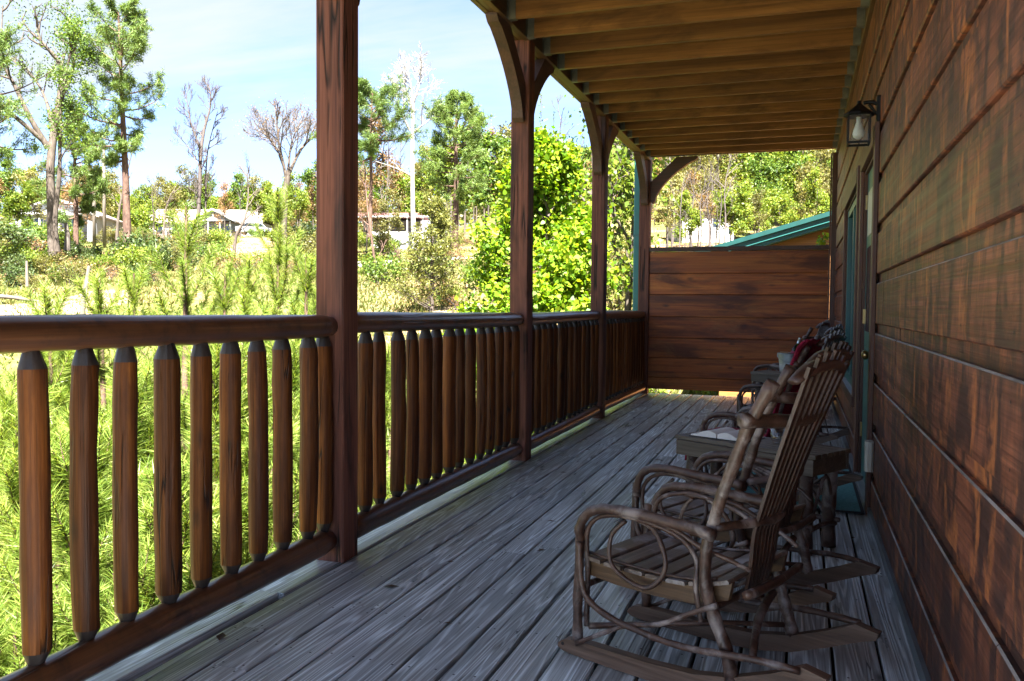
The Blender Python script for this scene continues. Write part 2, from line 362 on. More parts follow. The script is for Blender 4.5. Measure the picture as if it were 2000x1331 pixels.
# ------------------------------------------------------------------ deck
PY = [.65, 3.48, 6.28, 8.98, 11.81]          # front faces of the posts
deck = thing('porch_deck', 'weathered grey plank deck running the length of the porch', 'deck')
Y0, Y1 = -.5, 11.97  # near end set just behind the camera so unseen sunlit deck adds fill light
def profile_board(w, t=.03, c=.004):
    return [(0, -t), (w, -t), (w, -c), (w - c, 0), (c, 0), (0, -c)]
def deck_board(x0, x1, y0, y1, dz=0.0):
    mb = MB(); w = x1 - x0; h = (y1 - y0) / 2
    mb.extr(profile_board(w), -h, h, 'Y')
    mb.v = [(p[0] - w / 2, p[1], p[2]) for p in mb.v]
    o = mb.build('deck_board', M_deck, deck, loc=((x0 + x1) / 2, (y0 + y1) / 2, dz)); return o
screws = MB()
def screw(x, y):
    n = 6; r = .0045
    screws.add([(x + r * math.cos(a * math.pi / 3), y + r * math.sin(a * math.pi / 3), .0012) for a in range(n)], [tuple(range(n))])
rows = [(-2.161, -2.032)] + [(-1.991 + .152 * k, -1.991 + .152 * (k + 1) - .0115) for k in range(0, 16)]
# outer board: a narrower near length, then one that closes the gap
deck_board(-2.161, -2.036, Y0, 3.02, .001); deck_board(-2.161, -2.012, 3.024, 7.9); deck_board(-2.161, -2.010, 7.904, Y1, .001)
joints0 = {0: 2.66, 1: 2.34, 6: 6.9, 7: 5.05, 9: 8.3}
for k, (a, b2) in enumerate(rows[1:]):
    b2 = min(b2, .40)
    if b2 - a < .05: continue
    cuts = [Y0]; y = joints0.get(k, rng.uniform(.3, 4.2))
    while y < Y1 - .8: cuts.append(y); y += rng.choice((3.66, 4.27, 4.88))
    cuts.append(Y1 + rng.uniform(-.012, .012))
    for q in range(len(cuts) - 1):
        deck_board(a + rng.uniform(-.0015, .0015), b2 + rng.uniform(-.0015, .0015), cuts[q] + .0015, cuts[q + 1] - .0015, rng.uniform(-.0015, .0012))
        for e in (cuts[q] + .025, cuts[q + 1] - .025): screw(a + .03, e); screw(b2 - .03, e)
    yy = Y0 + .2
    while yy < Y1:
        for xx in (a + .03, b2 - .03): screw(xx + rng.uniform(-.006, .006), yy + rng.uniform(-.012, .012))
        yy += .406
tag(screws.build('deck_screws', M_screw, deck), kind='stuff')
for i in range(31):
    mb = MB(); mb.box(-2.07, .44, -.019, .019, -.22, -.032); mb.build('floor_joist', M_beam, deck, loc=(0, Y0 + .2 + i * .406, 0))
mb = MB(); mb.box(-2.11, .44, Y0, Y1 - .02, -.27, -.245); mb.build('light_block_panel', M_beam, deck)  # added unseen panel, keeps sunlight from showing through the board gaps
mb = MB(); mb.box(-2.112, -2.072, Y0, Y1 - .02, -.24, -.034); mb.build('rim_joist', M_beam, deck)
mb = MB(); mb.box(-2.07, .44, Y1 - .08, Y1 - .04, -.24, -.034); mb.build('rim_joist', M_beam, deck)

# ------------------------------------------------------------------ upper deck over the porch
upper = thing('upper_deck', 'underside of the upper deck with rows of pine joists above the porch', 'ceiling')
ZJ = 3.224
JY = [5.778 + .4385 * k for k in range(-14, 14)]
for y in JY:
    mb = MB(); mb.cbox(-1.19, 1.19, -.019, .019, 0, .238, .003, 'X'); o = mb.build('joist', M_joist, upper, loc=(-.803, y + .019, ZJ + rng.uniform(-.004, .004)))
hang = MB()
hang.box(-.055, .0, -.0225, .0225, -.004, -.0015); hang.box(-.055, 0, -.024, -.0212, -.004, .15); hang.box(-.055, 0, .0212, .024, -.004, .15); hang.box(-.0025, 0, -.055, .055, .0, .14)
hme = hang.mesh('joist_hanger', M_hang)
for y in JY:
    for x, rz in ((-1.995, math.pi), (.392, 0.0)):
        o = link('joist_hanger', hme, upper, (x, y + .019, ZJ)); o.rotation_euler = (0, 0, rz)
for i, (x0, x1) in enumerate(((-2.133, -2.092), (-2.087, -2.046), (-2.041, -1.997))):
    mb = MB(); mb.cbox(x0, x1, Y0, 11.95, 3.236 - (.0, .003, .012)[i], 3.463, .003, 'Y'); mb.build('beam_ply', M_beam, upper)
mb = MB(); mb.cbox(.394, .432, Y0, 11.95, ZJ - .012, 3.463, .003, 'Y'); mb.build('ledger', M_beam, upper)
mb = MB(); mb.cbox(-1.99, .39, 11.79, 11.85, 3.262, 3.463, .003, 'X'); mb.build('end_beam', M_brace, upper)
for k in range(18):
    mb = MB(); mb.box(-2.15 + k * .145, -2.15 + k * .145 + .141, Y0, 11.97, 3.466, 3.494); mb.build('upper_board', M_soffit, upper)
mb = MB(); mb.box(-2.15, .44, Y0, 11.97, 3.497, 3.51); mb.build('membrane', M_inner, upper)

# ------------------------------------------------------------------ posts and braces
def brace_mesh(s=1.0):
    def bz(a, b, c, d, n=9):
        A = [Vector((q[0], q[1], 0)) for q in (a, b, c, d)]
        return [((1 - t) ** 3 * A[0] + 3 * (1 - t) ** 2 * t * A[1] + 3 * (1 - t) * t * t * A[2] + t ** 3 * A[3]) for t in [i / (n - 1) for i in range(n)]]
    lo = [Vector(p + (0,)) for p in ((.003, -.60), (.03, -.63), (.06, -.60))] + bz((.075, -.545), (.13, -.40), (.30, -.22), (.56, -.075), 8) + [Vector(p + (0,)) for p in ((.62, -.055), (.655, -.02), (.655, -.002))]
    hi = [Vector(p + (0,)) for p in ((.003, -.33), (.12, -.225), (.24, -.115), (.37, -.002))]
    hi = hi[::-1]
    pr = [(p.x * s, p.y * s) for p in lo] + [(p.x * s, p.y * s) for p in hi]
    mb = MB(); n = len(pr); t = .043
    vs = [(-t, p[0], p[1]) for p in pr] + [(t, p[0], p[1]) for p in pr]
    fs = [(i, (i + 1) % n, n + (i + 1) % n, n + i) for i in range(n)]
    nl = len(lo); nh = len(hi)
    # sides as quads strips between the two edges
    hr = hi[::-1]
    for side in (0, n):
        idl = list(range(nl)); idh = [n - 1 - i for i in range(nh)]
        i = j = 0
        while i < nl - 1 or j < nh - 1:
            if j >= nh - 1 or (i < nl - 1 and (i + 1) / nl <= (j + 1) / nh): f = (idl[i] + side, idl[i + 1] + side, idh[j] + side); i += 1
            else: f = (idl[i] + side, idh[j + 1] + side, idh[j] + side); j += 1
            fs.append(f)
    mb.add(vs, fs); return mb.mesh('knee_brace', M_brace)
BR = brace_mesh()
POST_LABEL = {0: 'nearest timber porch post beside the camera at the first railing', 1: 'large reddish timber porch post nearest in view, cracked and weathered',
              2: 'second timber porch post with curved knee braces under the beam', 3: 'third timber porch post in front of the bright green maple', 4: 'farthest timber porch post at the corner beside the wooden partition'}
for i, y in enumerate(PY):
    p = thing('porch_post', POST_LABEL[i], 'post', (-2.0675, y + .0725, 0), group='timber posts along the porch')
    mb = MB(); c = .007
    pr = [(-.0725 + c, -.0725), (.0725 - c, -.0725), (.0725, -.0725 + c), (.0725, .0725 - c), (.0725 - c, .0725), (-.0725 + c, .0725), (-.0725, .0725 - c), (-.0725, -.0725 + c)]
    zs = [0, .6, 1.2, 1.8, 2.4, 3.234]
    for q in range(5):
        pass
    vs = []; fs = []
    for z in zs:
        jx, jy = rng.uniform(-.0015, .0015), rng.uniform(-.0015, .0015)
        vs += [(a + jx, b2 + jy, z) for a, b2 in pr]
    for q in range(len(zs) - 1): fs += [(q * 8 + j, q * 8 + (j + 1) % 8, q * 8 + 8 + (j + 1) % 8, q * 8 + 8 + j) for j in range(8)]
    fs += [tuple(range(7, -1, -1)), tuple(range(len(vs) - 8, len(vs)))]
    mb.add(vs, fs); mb.build('post', M_post, p)
    for sgn in (-1, 1):
        if i == 4 and sgn == 1: continue
        o = link('knee_brace', BR, p, (0, sgn * .073, 3.232)); o.rotation_euler = (0, 0, 0 if sgn == 1 else math.pi)
    if i == 4:
        o = link('knee_brace', BR, p, (.073, 0, 3.258)); o.rotation_euler = (0, 0, -math.pi / 2); o.scale = (1, .97, 1)

# ------------------------------------------------------------------ log railings
def baluster_mesh(seed):
    r = random.Random(seed); mb = MB(); R = r.uniform(.037, .0455); n = 12
    bow = r.uniform(-.011, .011), r.uniform(-.011, .011)
    zs = [.0, .018, .05, .14, .3, .46, .6, .74, .82, .865, .900, .925]
    pr = [.5, .62, .95, 1, 1.03, 1, .98, 1.01, .99, .97, .72, .5]
    ph = [1 + .045 * math.cos(2 * 6.283 * q / n + seed) + .035 * math.cos(3 * 6.283 * q / n + seed * 2.1) + r.uniform(-.025, .025) for q in range(n)]; vs = []
    for z, k in zip(zs, pr):
        w = math.sin(math.pi * z / .925)
        for j in range(n):
            a = 2 * math.pi * j / n + seed
            rr = R * k * (ph[j] * (1 + r.uniform(-.045, .045)) if .04 < z < .88 else 1)
            vs.append((rr * math.cos(a) + bow[0] * w, rr * math.sin(a) + bow[1] * w, z))
    for i in range(len(zs) - 1):
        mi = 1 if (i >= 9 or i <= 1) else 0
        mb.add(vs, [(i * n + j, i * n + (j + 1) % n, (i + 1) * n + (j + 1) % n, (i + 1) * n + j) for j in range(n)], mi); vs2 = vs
        if i < len(zs) - 2: mb.v = mb.v[:-len(vs)] if False else mb.v
    # merge the repeated vertex blocks
    L = len(vs); mb.f = [tuple(q % L for q in f) for f in mb.f]; mb.v = mb.v[:L]
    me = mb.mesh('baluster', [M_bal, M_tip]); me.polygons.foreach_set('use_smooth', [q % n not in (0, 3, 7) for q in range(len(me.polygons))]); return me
BALS = [baluster_mesh(i + 3) for i in range(10)]
def log_mesh(y0, y1, R, seed, hump=.004):
    r = random.Random(seed); mb = MB(); n = 12; k = int((y1 - y0) / .075)
    pts = []; vs = []
    ph = r.uniform(0, 9)
    for i in range(k + 1):
        y = y0 + (y1 - y0) * i / k; cxm = .006 * math.sin(y * 1.3 + ph); czm = .008 * math.sin(y * .9 + ph * 2)
        sc = .82 if i in (0, k) else 1
        for j in range(n):
            a = 2 * math.pi * j / n
            q = 1 + .05 * mnoise.noise(Vector((math.cos(a) * 1.5, math.sin(a) * 1.5, y * 6 + seed))) + .03 * mnoise.noise(Vector((a, y * 2.2, seed)))
            vs.append((cxm + R * sc * q * math.cos(a), y, czm + R * sc * q * math.sin(a)))
    fs = [(i * n + j, (i + 1) * n + j, (i + 1) * n + (j + 1) % n, i * n + (j + 1) % n) for i in range(k) for j in range(n)]
    fs += [tuple(range(n)), tuple(k * n + j for j in range(n - 1, -1, -1))]
    mb.add(vs, fs); return mb
SEC = [(PY[0] + .15, PY[1] - .003, [1.868 + .1775 * k for k in range(-5, 9)] + [3.438], 'nearest section of log railing with thick balusters in the lower left'),
       (PY[1] + .148, PY[2] - .003, [3.816 + .1822 * k for k in range(14)], 'log railing section between the first and second posts in view'),
       (PY[2] + .148, PY[3] - .003, [6.60 + .1765 * k for k in range(14)], 'log railing section between the second and third posts in view'),
       (PY[3] + .148, PY[4] - .003, [9.29 + .1765 * k for k in range(15)], 'farthest log railing section ending at the wooden partition')]
for i, (a, b2, ys, lab) in enumerate(SEC):
    t = thing('log_railing', lab, 'railing', (-2.0675, a, 0), group='log railings of the porch')
    log_mesh(0, b2 - a, .053, 11 + i).build('top_rail', M_rail, t, True, (0, 0, 1.108))
    log_mesh(0, b2 - a, .058, 31 + i).build('bottom_rail', M_rail, t, True, (0, 0, .098))
    for y in ys:
        if y < a + .03 or y > b2 - .015: continue
        o = link('baluster', rng.choice(BALS), t, (rng.uniform(-.006, .006), y - a + rng.uniform(-.006, .006), .145)); o.rotation_euler = (rng.uniform(-.006, .006), rng.uniform(-.008, .008), rng.uniform(0, 6.28))

# ------------------------------------------------------------------ cabin wall
cabin = thing('log_cabin', 'brown stained plank siding wall of the cabin along the right side', 'building')
ZS = [.012, .25] + [.25 + .2885 * k for k in range(1, 11)]
ZS[-1] = 3.218
DOOR = (5.47, 6.56); WIN = (7.06, 9.0); OPZ = ZS[8]; WINB = ZS[2]
nails = []
def siding(y0, y1, z0, z1):
    zt = z1 - .054; xf = .412; mb = MB(); h = (y1 - y0) / 2
    pr = [(.446, z0 + .001), (xf + .005, z0 + .001), (xf, z0 + .006), (xf, zt - .005), (xf + .005, zt), (.430, zt), (.430, z1), (.446, z1)]
    zc = (z0 + z1) / 2
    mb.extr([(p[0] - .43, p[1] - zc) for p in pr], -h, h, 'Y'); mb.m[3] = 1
    for e in [y0 + .03, y1 - .03] + [y0 + .03 + .61 * q for q in range(1, int((y1 - y0) / .61))]:
        for zz in (z0 + .045, z1 - .10): nails.append((.4112, e + rng.uniform(-.01, .01), zz + rng.uniform(-.006, .006)))
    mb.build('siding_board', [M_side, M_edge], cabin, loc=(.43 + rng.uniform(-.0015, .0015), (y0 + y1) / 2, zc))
WY0, WY1 = -.5, 11.77  # wall cut short at the same end to let that fill light in
J0 = {3: 4.22, 4: 4.9, 5: 4.25, 2: 3.4, 6: 5.1, 7: 4.3}
for k in range(len(ZS) - 1):
    z0, z1 = ZS[k], ZS[k + 1]
    segs = [(WY0, WY1)]
    for (a, b2), lo, hi in ((DOOR, 0, OPZ), (WIN, WINB, OPZ)):
        if z0 >= lo - .001 and z1 <= hi + .001:
            ns = []
            for s0, s1 in segs:
                if a > s0 and b2 < s1: ns += [(s0, a), (b2, s1)]
                else: ns.append((s0, s1))
            segs = ns
    for s0, s1 in segs:
        cuts = [s0]; y = s0 + (J0[k] - s0 if k in J0 and s0 < J0[k] < s1 - .3 else rng.uniform(1.2, 3.6))
        while y < s1 - .5: cuts.append(y); y += rng.choice((2.44, 3.05, 3.66))
        cuts.append(s1)
        for q in range(len(cuts) - 1): siding(cuts[q] + .001, cuts[q + 1] - .001, z0, z1)
nl = MB()
for p in nails: nl.add([(p[0], p[1] + .0042 * math.cos(a * math.pi / 3), p[2] + .0042 * math.sin(a * math.pi / 3)) for a in range(6)], [(5, 4, 3, 2, 1, 0)])
tag(nl.build('siding_nails', M_screw, cabin), kind='stuff')
mb = MB(); mb.box(.395, .4115, WY0, DOOR[0] - .115, .0, .046); mb.build('base_flashing', M_flash, cabin)
mb = MB(); mb.box(.382, .4115, DOOR[1] + .115, 11.765, .0, .046); mb.build('base_flashing', M_flash, cabin)
mb = MB(); mb.box(.56, .7, WY0, WY1, -.2, 3.2); mb.build('dark_backing', M_inner, cabin)  # added dark backing: blocks light and gives the openings a shaded interior
mb = MB(); mb.box(.448, .5598, WY0, WY1, 3.0, 6.3); mb.build('upper_wall', M_side, cabin)  # unseen upper storey, put in to shade the porch
mb = MB(); mb.box(.448, .5598, WY0, WY1, -5.2, -.03); mb.build('lower_wall', M_side, cabin)
mb = MB(); mb.box(.5602, 9.0, WY0, WY0 + .15, -5.2, 6.3); mb.build('end_wall', M_side, cabin)
mb = MB(); mb.box(.5602, 9.0, WY1 - .15, WY1, -5.2, 6.3); mb.build('end_wall', M_side, cabin)
mb = MB(); mb.add([(-.15, WY0 - .4, 6.3), (4.8, WY0 - .4, 8.4), (9.8, WY0 - .4, 6.3), (-.15, WY1 + .4, 6.3), (4.8, WY1 + .4, 8.4), (9.8, WY1 + .4, 6.3)], [(0, 1, 4, 3), (1, 2, 5, 4), (0, 2, 1), (3, 4, 5), (0, 3, 5, 2)])
mb.build('roof', M_tealr, cabin)  # out of view, added with the upper wall for its shade
# corner trim where the partition meets the wall
mb = MB(); mb.cbox(.352, .559, 11.775, 11.838, 0.0, 3.205, .003, 'Z'); mb.build('corner_trim', M_trim, cabin)
mb = MB(); mb.cbox(.330, .350, 11.815, 11.84, 0.0, 3.205, .002, 'Z'); mb.build('corner_trim', M_trim, cabin)

def casing(parent, a, b2, z0, z1, name='casing', bottom=True, xo=.386):
    for y0, y1 in ((a - .105, a), (b2, b2 + .105)):
        mb = MB(); mb.cbox(xo, .4115, y0, y1, z0, z1 + .11, .003, 'Z'); mb.build(name, M_trim, parent)
    mb = MB(); mb.cbox(xo - .003, .4115, a - .001, b2 + .001, z1, z1 + .108, .003, 'Y'); mb.build(name, M_trim, parent)
    if bottom:
        mb = MB(); mb.cbox(xo - .006, .4115, a - .105, b2 + .105, z0 - .08, z0 - .001, .003, 'Y'); mb.build(name, M_trim, parent)
    for y0, y1 in ((a, a + .022), (b2 - .022, b2)):
        mb = MB(); mb.box(.413, .5, y0, y1, z0, z1); mb.build('jamb', M_trim, parent)
    mb = MB(); mb.box(.413, .5, a + .0225, b2 - .0225, z1 - .02, z1 - .001); mb.build('jamb', M_trim, parent)
mb = MB(); mb.cbox(.432, .472, DOOR[0] + .026, DOOR[1] - .026, .035, OPZ - .125, .003, 'Z'); dr = mb.build('door', M_teal, cabin)
casing(dr, DOOR[0], DOOR[1], 0.0, OPZ - .10, 'door_casing', False)
for z0, z1, mt, nm in ((.3, .95, M_teal, 'door_panel'), (1.05, 1.62, M_pane, 'door_pane'), (1.70, 2.0, M_cream, 'door_panel')):
    mb = MB(); mb.box(.427, .4318, DOOR[0] + .16, DOOR[1] - .16, z0, z1); mb.build(nm, mt, dr)
mb = MB(); mb.box(.390, .50, DOOR[0] - .02, DOOR[1] + .02, .002, .034); mb.build('threshold', M_alu, dr)
mb = MB(); mb.lathe([(.0, 0), (.03, .0), (.031, .004), (.013, .008), (.011, .03), (.024, .038), (.03, .052), (.026, .066), (.012, .073), (0, .074)], 16); k = mb.build('door_knob', M_brass, dr, True, (.4268, DOOR[0] + .085, .925)); k.rotation_euler = (0, -math.pi / 2, 0)
mb = MB(); mb.lathe([(.0, 0), (.026, .0), (.026, .008), (.02, .014), (0, .015)], 14); k = mb.build('deadbolt', M_brass, dr, True, (.4268, DOOR[0] + .085, 1.07)); k.rotation_euler = (0, -math.pi / 2, 0)
for z in (.3, 1.1, 1.9):
    mb = MB(); mb.box(.418, .431, DOOR[1] - .05, DOOR[1] - .024, z, z + .1); mb.build('hinge', M_brass, dr)
WT = OPZ - .125
mb = MB()
for y0, y1, z0, z1 in ((WIN[0] + .023, WIN[0] + .09, WINB + .002, WT), (WIN[1] - .09, WIN[1] - .023, WINB + .002, WT)): mb.cbox(.420, .47, y0, y1, z0, z1, .003, 'Z')
for z0, z1 in ((WINB + .002, WINB + .085), (WT - .065, WT)): mb.cbox(.423, .468, WIN[0] + .0905, WIN[1] - .0905, z0, z1, .003, 'Y')
wn = mb.build('window', M_teal, cabin)
casing(wn, WIN[0], WIN[1], WINB, OPZ - .10, 'window_casing', True)
mb = MB(); mb.cbox(.420, .47, 7.99, 8.07, WINB + .09, WT - .07, .003, 'Z'); mb.build('mullion', M_teal, wn)
mb = MB(); mb.box(.45, .456, WIN[0] + .092, 7.988, WINB + .087, WT - .067); mb.build('pane', M_pane, wn)
mb = MB(); mb.box(.45, .456, 8.072, WIN[1] - .092, WINB + .087, WT - .067); mb.build('pane', M_pane, wn)
mb = MB(); mb.box(.384, .46, WIN[0], WIN[1], WINB - .014, WINB + .0); mb.build('window_sill', M_alu, wn)

# wall lantern
la = thing('wall_lantern', 'black wall lantern with clear glass panes and pale bulb, beside the door', 'lamp', (.412, 5.42, 2.33))
mb = MB(); mb.cbox(-.018, 0, -.035, .035, -.045, .105, .006, 'X'); mb.build('back_plate', M_black, la)
mb = MB(); mb.tube(cr([(-.015, 0, .06), (-.05, 0, .075), (-.09, 0, .07)], 5), .011, 8); mb.tube(cr([(-.015, 0, .0), (-.035, 0, .03), (-.06, 0, .062)], 5), .008, 8); mb.build('arm', M_black, la, True)
mb = MB(); cxl = -.112
mb.lathe([(.0, .085), (.01, .085), (.011, .07), (.018, .062), (.05, .035), (.083, .012), (.086, .0), (.08, -.006), (.0, -.006)], 8, (cxl, 0, 0), cap=False); mb.build('hood', M_black, la)
fr = MB(); s = .058
for ax_, ay_ in ((-1, -1), (1, -1), (1, 1), (-1, 1)): fr.box(cxl + ax_ * s - .004, cxl + ax_ * s + .004, ay_ * s - .004, ay_ * s + .004, -.155, -.0065)
for a in (-1, 1):
    fr.box(cxl - s - .004, cxl + s + .004, a * s - .0045, a * s + .0045, -.168, -.156); fr.box(cxl + a * s - .0045, cxl + a * s + .0045, -s + .005, s - .005, -.168, -.156)
fr.build('frame', M_black, la)
for a in (-1, 1):
    mb = MB(); mb.box(cxl - s + .0045, cxl + s - .0045, a * s - .001, a * s + .001, -.155, -.008); mb.build('pane', M_thin, la)
    mb = MB(); mb.box(cxl + a * s - .001, cxl + a * s + .001, -s + .0045, s - .0045, -.155, -.008); mb.build('pane', M_thin, la)
mb = MB(); mb.lathe([(.0, -.008), (.014, -.008), (.014, -.04), (.018, -.05), (.03, -.085), (.034, -.105), (.028, -.125), (.012, -.136), (0, -.138)], 14, (cxl, 0, 0)); mb.build('bulb', M_bulb, la, True)

ob = thing('outlet_cover', 'ivory weatherproof outlet cover low on the siding by the door', 'outlet', (.411, 5.27, .36))
mb = MB(); mb.cbox(-.045, 0, -.048, .048, -.085, .085, .012, 'Z'); mb.build('cover', M_ivory, ob)
mb = MB(); mb.box(-.049, -.0455, -.03, .03, .05, .058); mb.build('latch', M_ivory, ob)

# ------------------------------------------------------------------ privacy partition
pt = thing('privacy_partition', 'reddish brown board partition closing the far end of the porch', 'partition', (0, 11.84, 0))
PZ = [.07, .239, .512, .785, 1.074, 1.38, 1.668, 1.968]
for a, b2 in zip(PZ[:-1], PZ[1:]):
    mb = MB(); L = 1.165; c = .006
    mb.cbox(-L, L, 0, .036, a + .0018 - (a + b2) / 2, b2 - .0018 - (a + b2) / 2, c, 'X')
    mb.build('partition_board', M_part, pt, loc=(-.828, .006 + rng.uniform(-.002, .002), (a + b2) / 2))
mb = MB(); mb.cbox(-1.994, .345, -.022, .07, 1.972, 2.028, .004, 'X'); mb.build('cap_rail', M_brace, pt)
mb = MB(); mb.cbox(-1.99, .329, .046, .085, .08, 1.965, .004, 'X'); mb.build('backing', M_trim, pt)

# ------------------------------------------------------------------ door mat
mt = thing('door_mat', 'teal rectangular mat on the deck in front of the door', 'mat', (-.06, 6.2, .004))
mb = MB(); n = 26
vs = []; fs = []
for j in range(n + 1):
    for i in range(9):
        vs.append((-.42 + .84 * i / 8, -.83 + 1.66 * j / n, .010 + .0012 * math.sin(j * 1.9) * math.sin(i * 2.3)))
fs = [(j * 9 + i, j * 9 + i + 1, j * 9 + i + 10, j * 9 + i + 9) for j in range(n) for i in range(8)]
mb.add(vs, fs); mb.box(-.42, .42, -.83, .83, 0, .0075); mb.build('pile', M_mat, mt)
mb = MB()
for x0, x1, y0, y1 in ((-.44, -.421, -.85, .85), (.421, .44, -.85, .85), (-.4205, .4205, -.85, -.831), (-.4205, .4205, .831, .85)): mb.box(x0, x1, y0, y1, 0, .008)
mb.build('border', M_inner, mt)

lit = MB(); lr = random.Random(77)
for q in range(70):
    x, y = lr.uniform(-2.0, .3), lr.uniform(1.8, 11.5); a = lr.uniform(0, 6.28); L = lr.uniform(.012, .04); w = L * lr.choice((.08, .35, .45)); c, s_ = math.cos(a), math.sin(a)
    P = [(-L, 0, .003), (0, w, .006), (L, 0, .003), (0, -w, .006)]
    lit.add([(x + c * p[0] - s_ * p[1], y + s_ * p[0] + c * p[1], p[2]) for p in P], [(0, 3, 2, 1)])
tag(lit.build('leaf_litter', plain('dry_leaf', (.10, .06, .03), .9, 0, .5, 30)), 'scattered dry leaf bits and twigs on the deck boards', 'litter', kind='stuff')

# ------------------------------------------------------------------ bentwood rocking chairs
def make_chair(label, seed, slatmat):
    r = random.Random(seed)
    t = thing('rocking_chair', label, 'rocking chair', group='bentwood rocking chairs along the wall')
    def wig(pts, a=.004): return [(p[0] + r.uniform(-a, a), p[1] + r.uniform(-a, a), p[2] + r.uniform(-a, a)) for p in pts]
    def br(name, pts, rad, n=7, sub=4, w=.003, mat=None):
        P = cr(wig(pts, w), sub); k = len(P)
        if not hasattr(rad, '__len__'): rad = (rad, rad)
        R = [rad[0] + (rad[1] - rad[0]) * i / (k - 1) for i in range(k)]
        R = [q * (1 + .07 * math.sin(i * 1.7 + r.uniform(0, 1))) for i, q in enumerate(R)]
        mb = MB(); mb.tube(P, R, n, True, .07, r); return mb.build(name, mat or M_branch, t, True)
    # rockers
    bot = [(.075, .016), (.05, .006), (0, .002), (-.15, 0), (-.3, .001), (-.45, .010), (-.58, .038), (-.7, .085), (-.79, .125), (-.855, .15)]
    top = [(.072, .030), (.05, .046), (0, .055), (-.15, .056), (-.3, .058), (-.45, .068), (-.58, .095), (-.7, .142), (-.79, .186), (-.862, .172)]
    for s in (1, -1):
        mb = MB(); n = len(bot); y0, y1 = s * .22 - .019, s * .22 + .019
        vs = [(x, y, z) for x, z in bot for y in (y0, y1)] + [(x, y, z) for x, z in top for y in (y0, y1)]
        fs = []
        for i in range(n - 1):
            a, b2 = 2 * i, 2 * n + 2 * i
            fs += [(a, a + 1, a + 3, a + 2), (b2, b2 + 2, b2 + 3, b2 + 1), (a, a + 2, b2 + 2, b2), (a + 1, b2 + 1, b2 + 3, a + 3)]
        e = 2 * (n - 1)
        fs += [(0, 2 * n, 2 * n + 1, 1), (e, e + 1, 2 * n + e + 1, 2 * n + e)]
        mb.add(vs, fs); rk = mb.build('rocker', M_rock, t)
        pg = MB(); pg.tube([(.052, s * .22 + s * .0192, .031), (.052, s * .22 + s * .0215, .031)], .006, 8); pg.build('peg', M_inner, rk)
        y = s * .22
        br('leg', [(0, y, .05), (.002, y, .2), (-.004, y + s * .004, .45)], (.018, .016), 8)
        br('leg', [(-.575, y, .085), (-.55, y + s * .004, .175), (-.516, y + s * .010, .26), (-.488, y + s * .016, .36), (-.487, y + s * .018, .47), (-.503, y + s * .02, .53)], (.022, .019), 8)
        br('back_post', [(-.492, y + s * .004, .50), (-.525, y + s * .008, .61), (-.571, y + s * .012, .742), (-.621, y + s * .016, .863), (-.69, y + s * .02, .985)], (.019, .021), 8)
        br('arm', [(-.012, y + s * .008, .40), (-.016, y + s * .018, .448), (-.05, y + s * .02, .503), (-.103, y + s * .02, .527), (-.2, y + s * .022, .536), (-.323, y + s * .022, .530), (-.439, y + s * .03, .524), (-.522, y + s * .046, .521)], (.0155, .0195), 8, 5)
        br('arm_hoop', [(-.036, y, .11), (-.035, y, .30), (-.032, y, .417), (-.056, y, .472), (-.109, y, .504), (-.2, y, .513), (-.287, y, .488), (-.343, y + s * .008, .41), (-.338, y + s * .02, .347), (-.284, y + s * .026, .302), (-.222, y + s * .028, .306), (-.158, y + s * .026, .347), (-.137, y + s * .02, .395), (-.145, y + s * .012, .449), (-.185, y + s * .004, .497)], (.0095, .0075), 6, 4)
        br('arm_hoop', [(-.16, y, .512), (-.262, y, .508), (-.359, y - s * .004, .488), (-.418, y - s * .004, .457), (-.447, y, .412), (-.455, y + s * .012, .346), (-.463, y + s * .014, .291), (-.473, y + s * .012, .237)], (.0095, .008), 6)
        br('arm_strut', [(-.30, y, .514), (-.371, y, .500), (-.457, y - s * .006, .465), (-.54, y - s * .02, .436), (-.604, y - s * .05, .409)], (.009, .007), 6)
        br('side_bow', [(-.022, y + s * .03, .40), (-.026, y + s * .034, .342), (-.037, y + s * .036, .266), (-.075, y + s * .038, .213), (-.161, y + s * .038, .180), (-.256, y + s * .038, .165), (-.347, y + s * .04, .154), (-.462, y + s * .044, .157), (-.57, y + s * .046, .168), (-.673, y + s * .04, .176), (-.79, y + s * .02, .178)], (.0105, .0125), 6)
        br('side_bow', [(-.008, y + s * .024, .045), (-.116, y + s * .026, .112), (-.212, y + s * .026, .160), (-.334, y + s * .026, .196), (-.449, y + s * .026, .26), (-.535, y + s * .03, .306)], (.0085, .0095), 6)
        # scooped seat rail
        tp = [(-.03, .338), (-.145, .326), (-.3, .323), (-.42, .330), (-.504, .348), (-.56, .368)]
        mb = MB(); y0, y1 = s * .196 - .010, s * .196 + .010
        vs = [(x, yy, z) for x, z in tp for yy in (y0, y1)] + [(x + (.012 if i > 3 else 0), yy, z - .055) for i, (x, z) in enumerate(tp) for yy in (y0, y1)]
        n = len(tp); fs = []
        for i in range(n - 1):
            a, b2 = 2 * i, 2 * n + 2 * i
            fs += [(a, a + 2, a + 3, a + 1), (b2, b2 + 1, b2 + 3, b2 + 2), (a, b2, b2 + 2, a + 2), (a + 1, a + 3, b2 + 3, b2 + 1)]
        e = 2 * (n - 1); fs += [(0, 1, 2 * n + 1, 2 * n), (e, 2 * n + e, 2 * n + e + 1, e + 1)]
        mb.add(vs, fs); mb.build('seat_rail', M_apron, t)
        br('edge_twig', [(x, s * .2, z + .021) for x, z in tp[:5]], .006, 5)
    # seat slats lie across the rails
    sx_ = [-.055, -.135, -.215, -.295, -.375, -.452, -.525]
    def sz(x): 
        X = [-.64, -.574, -.504, -.42, -.3, -.145, -.03]; Z = [.405, .372, .348, .33, .323, .326, .338]
        return float(np.interp(x, X, Z))
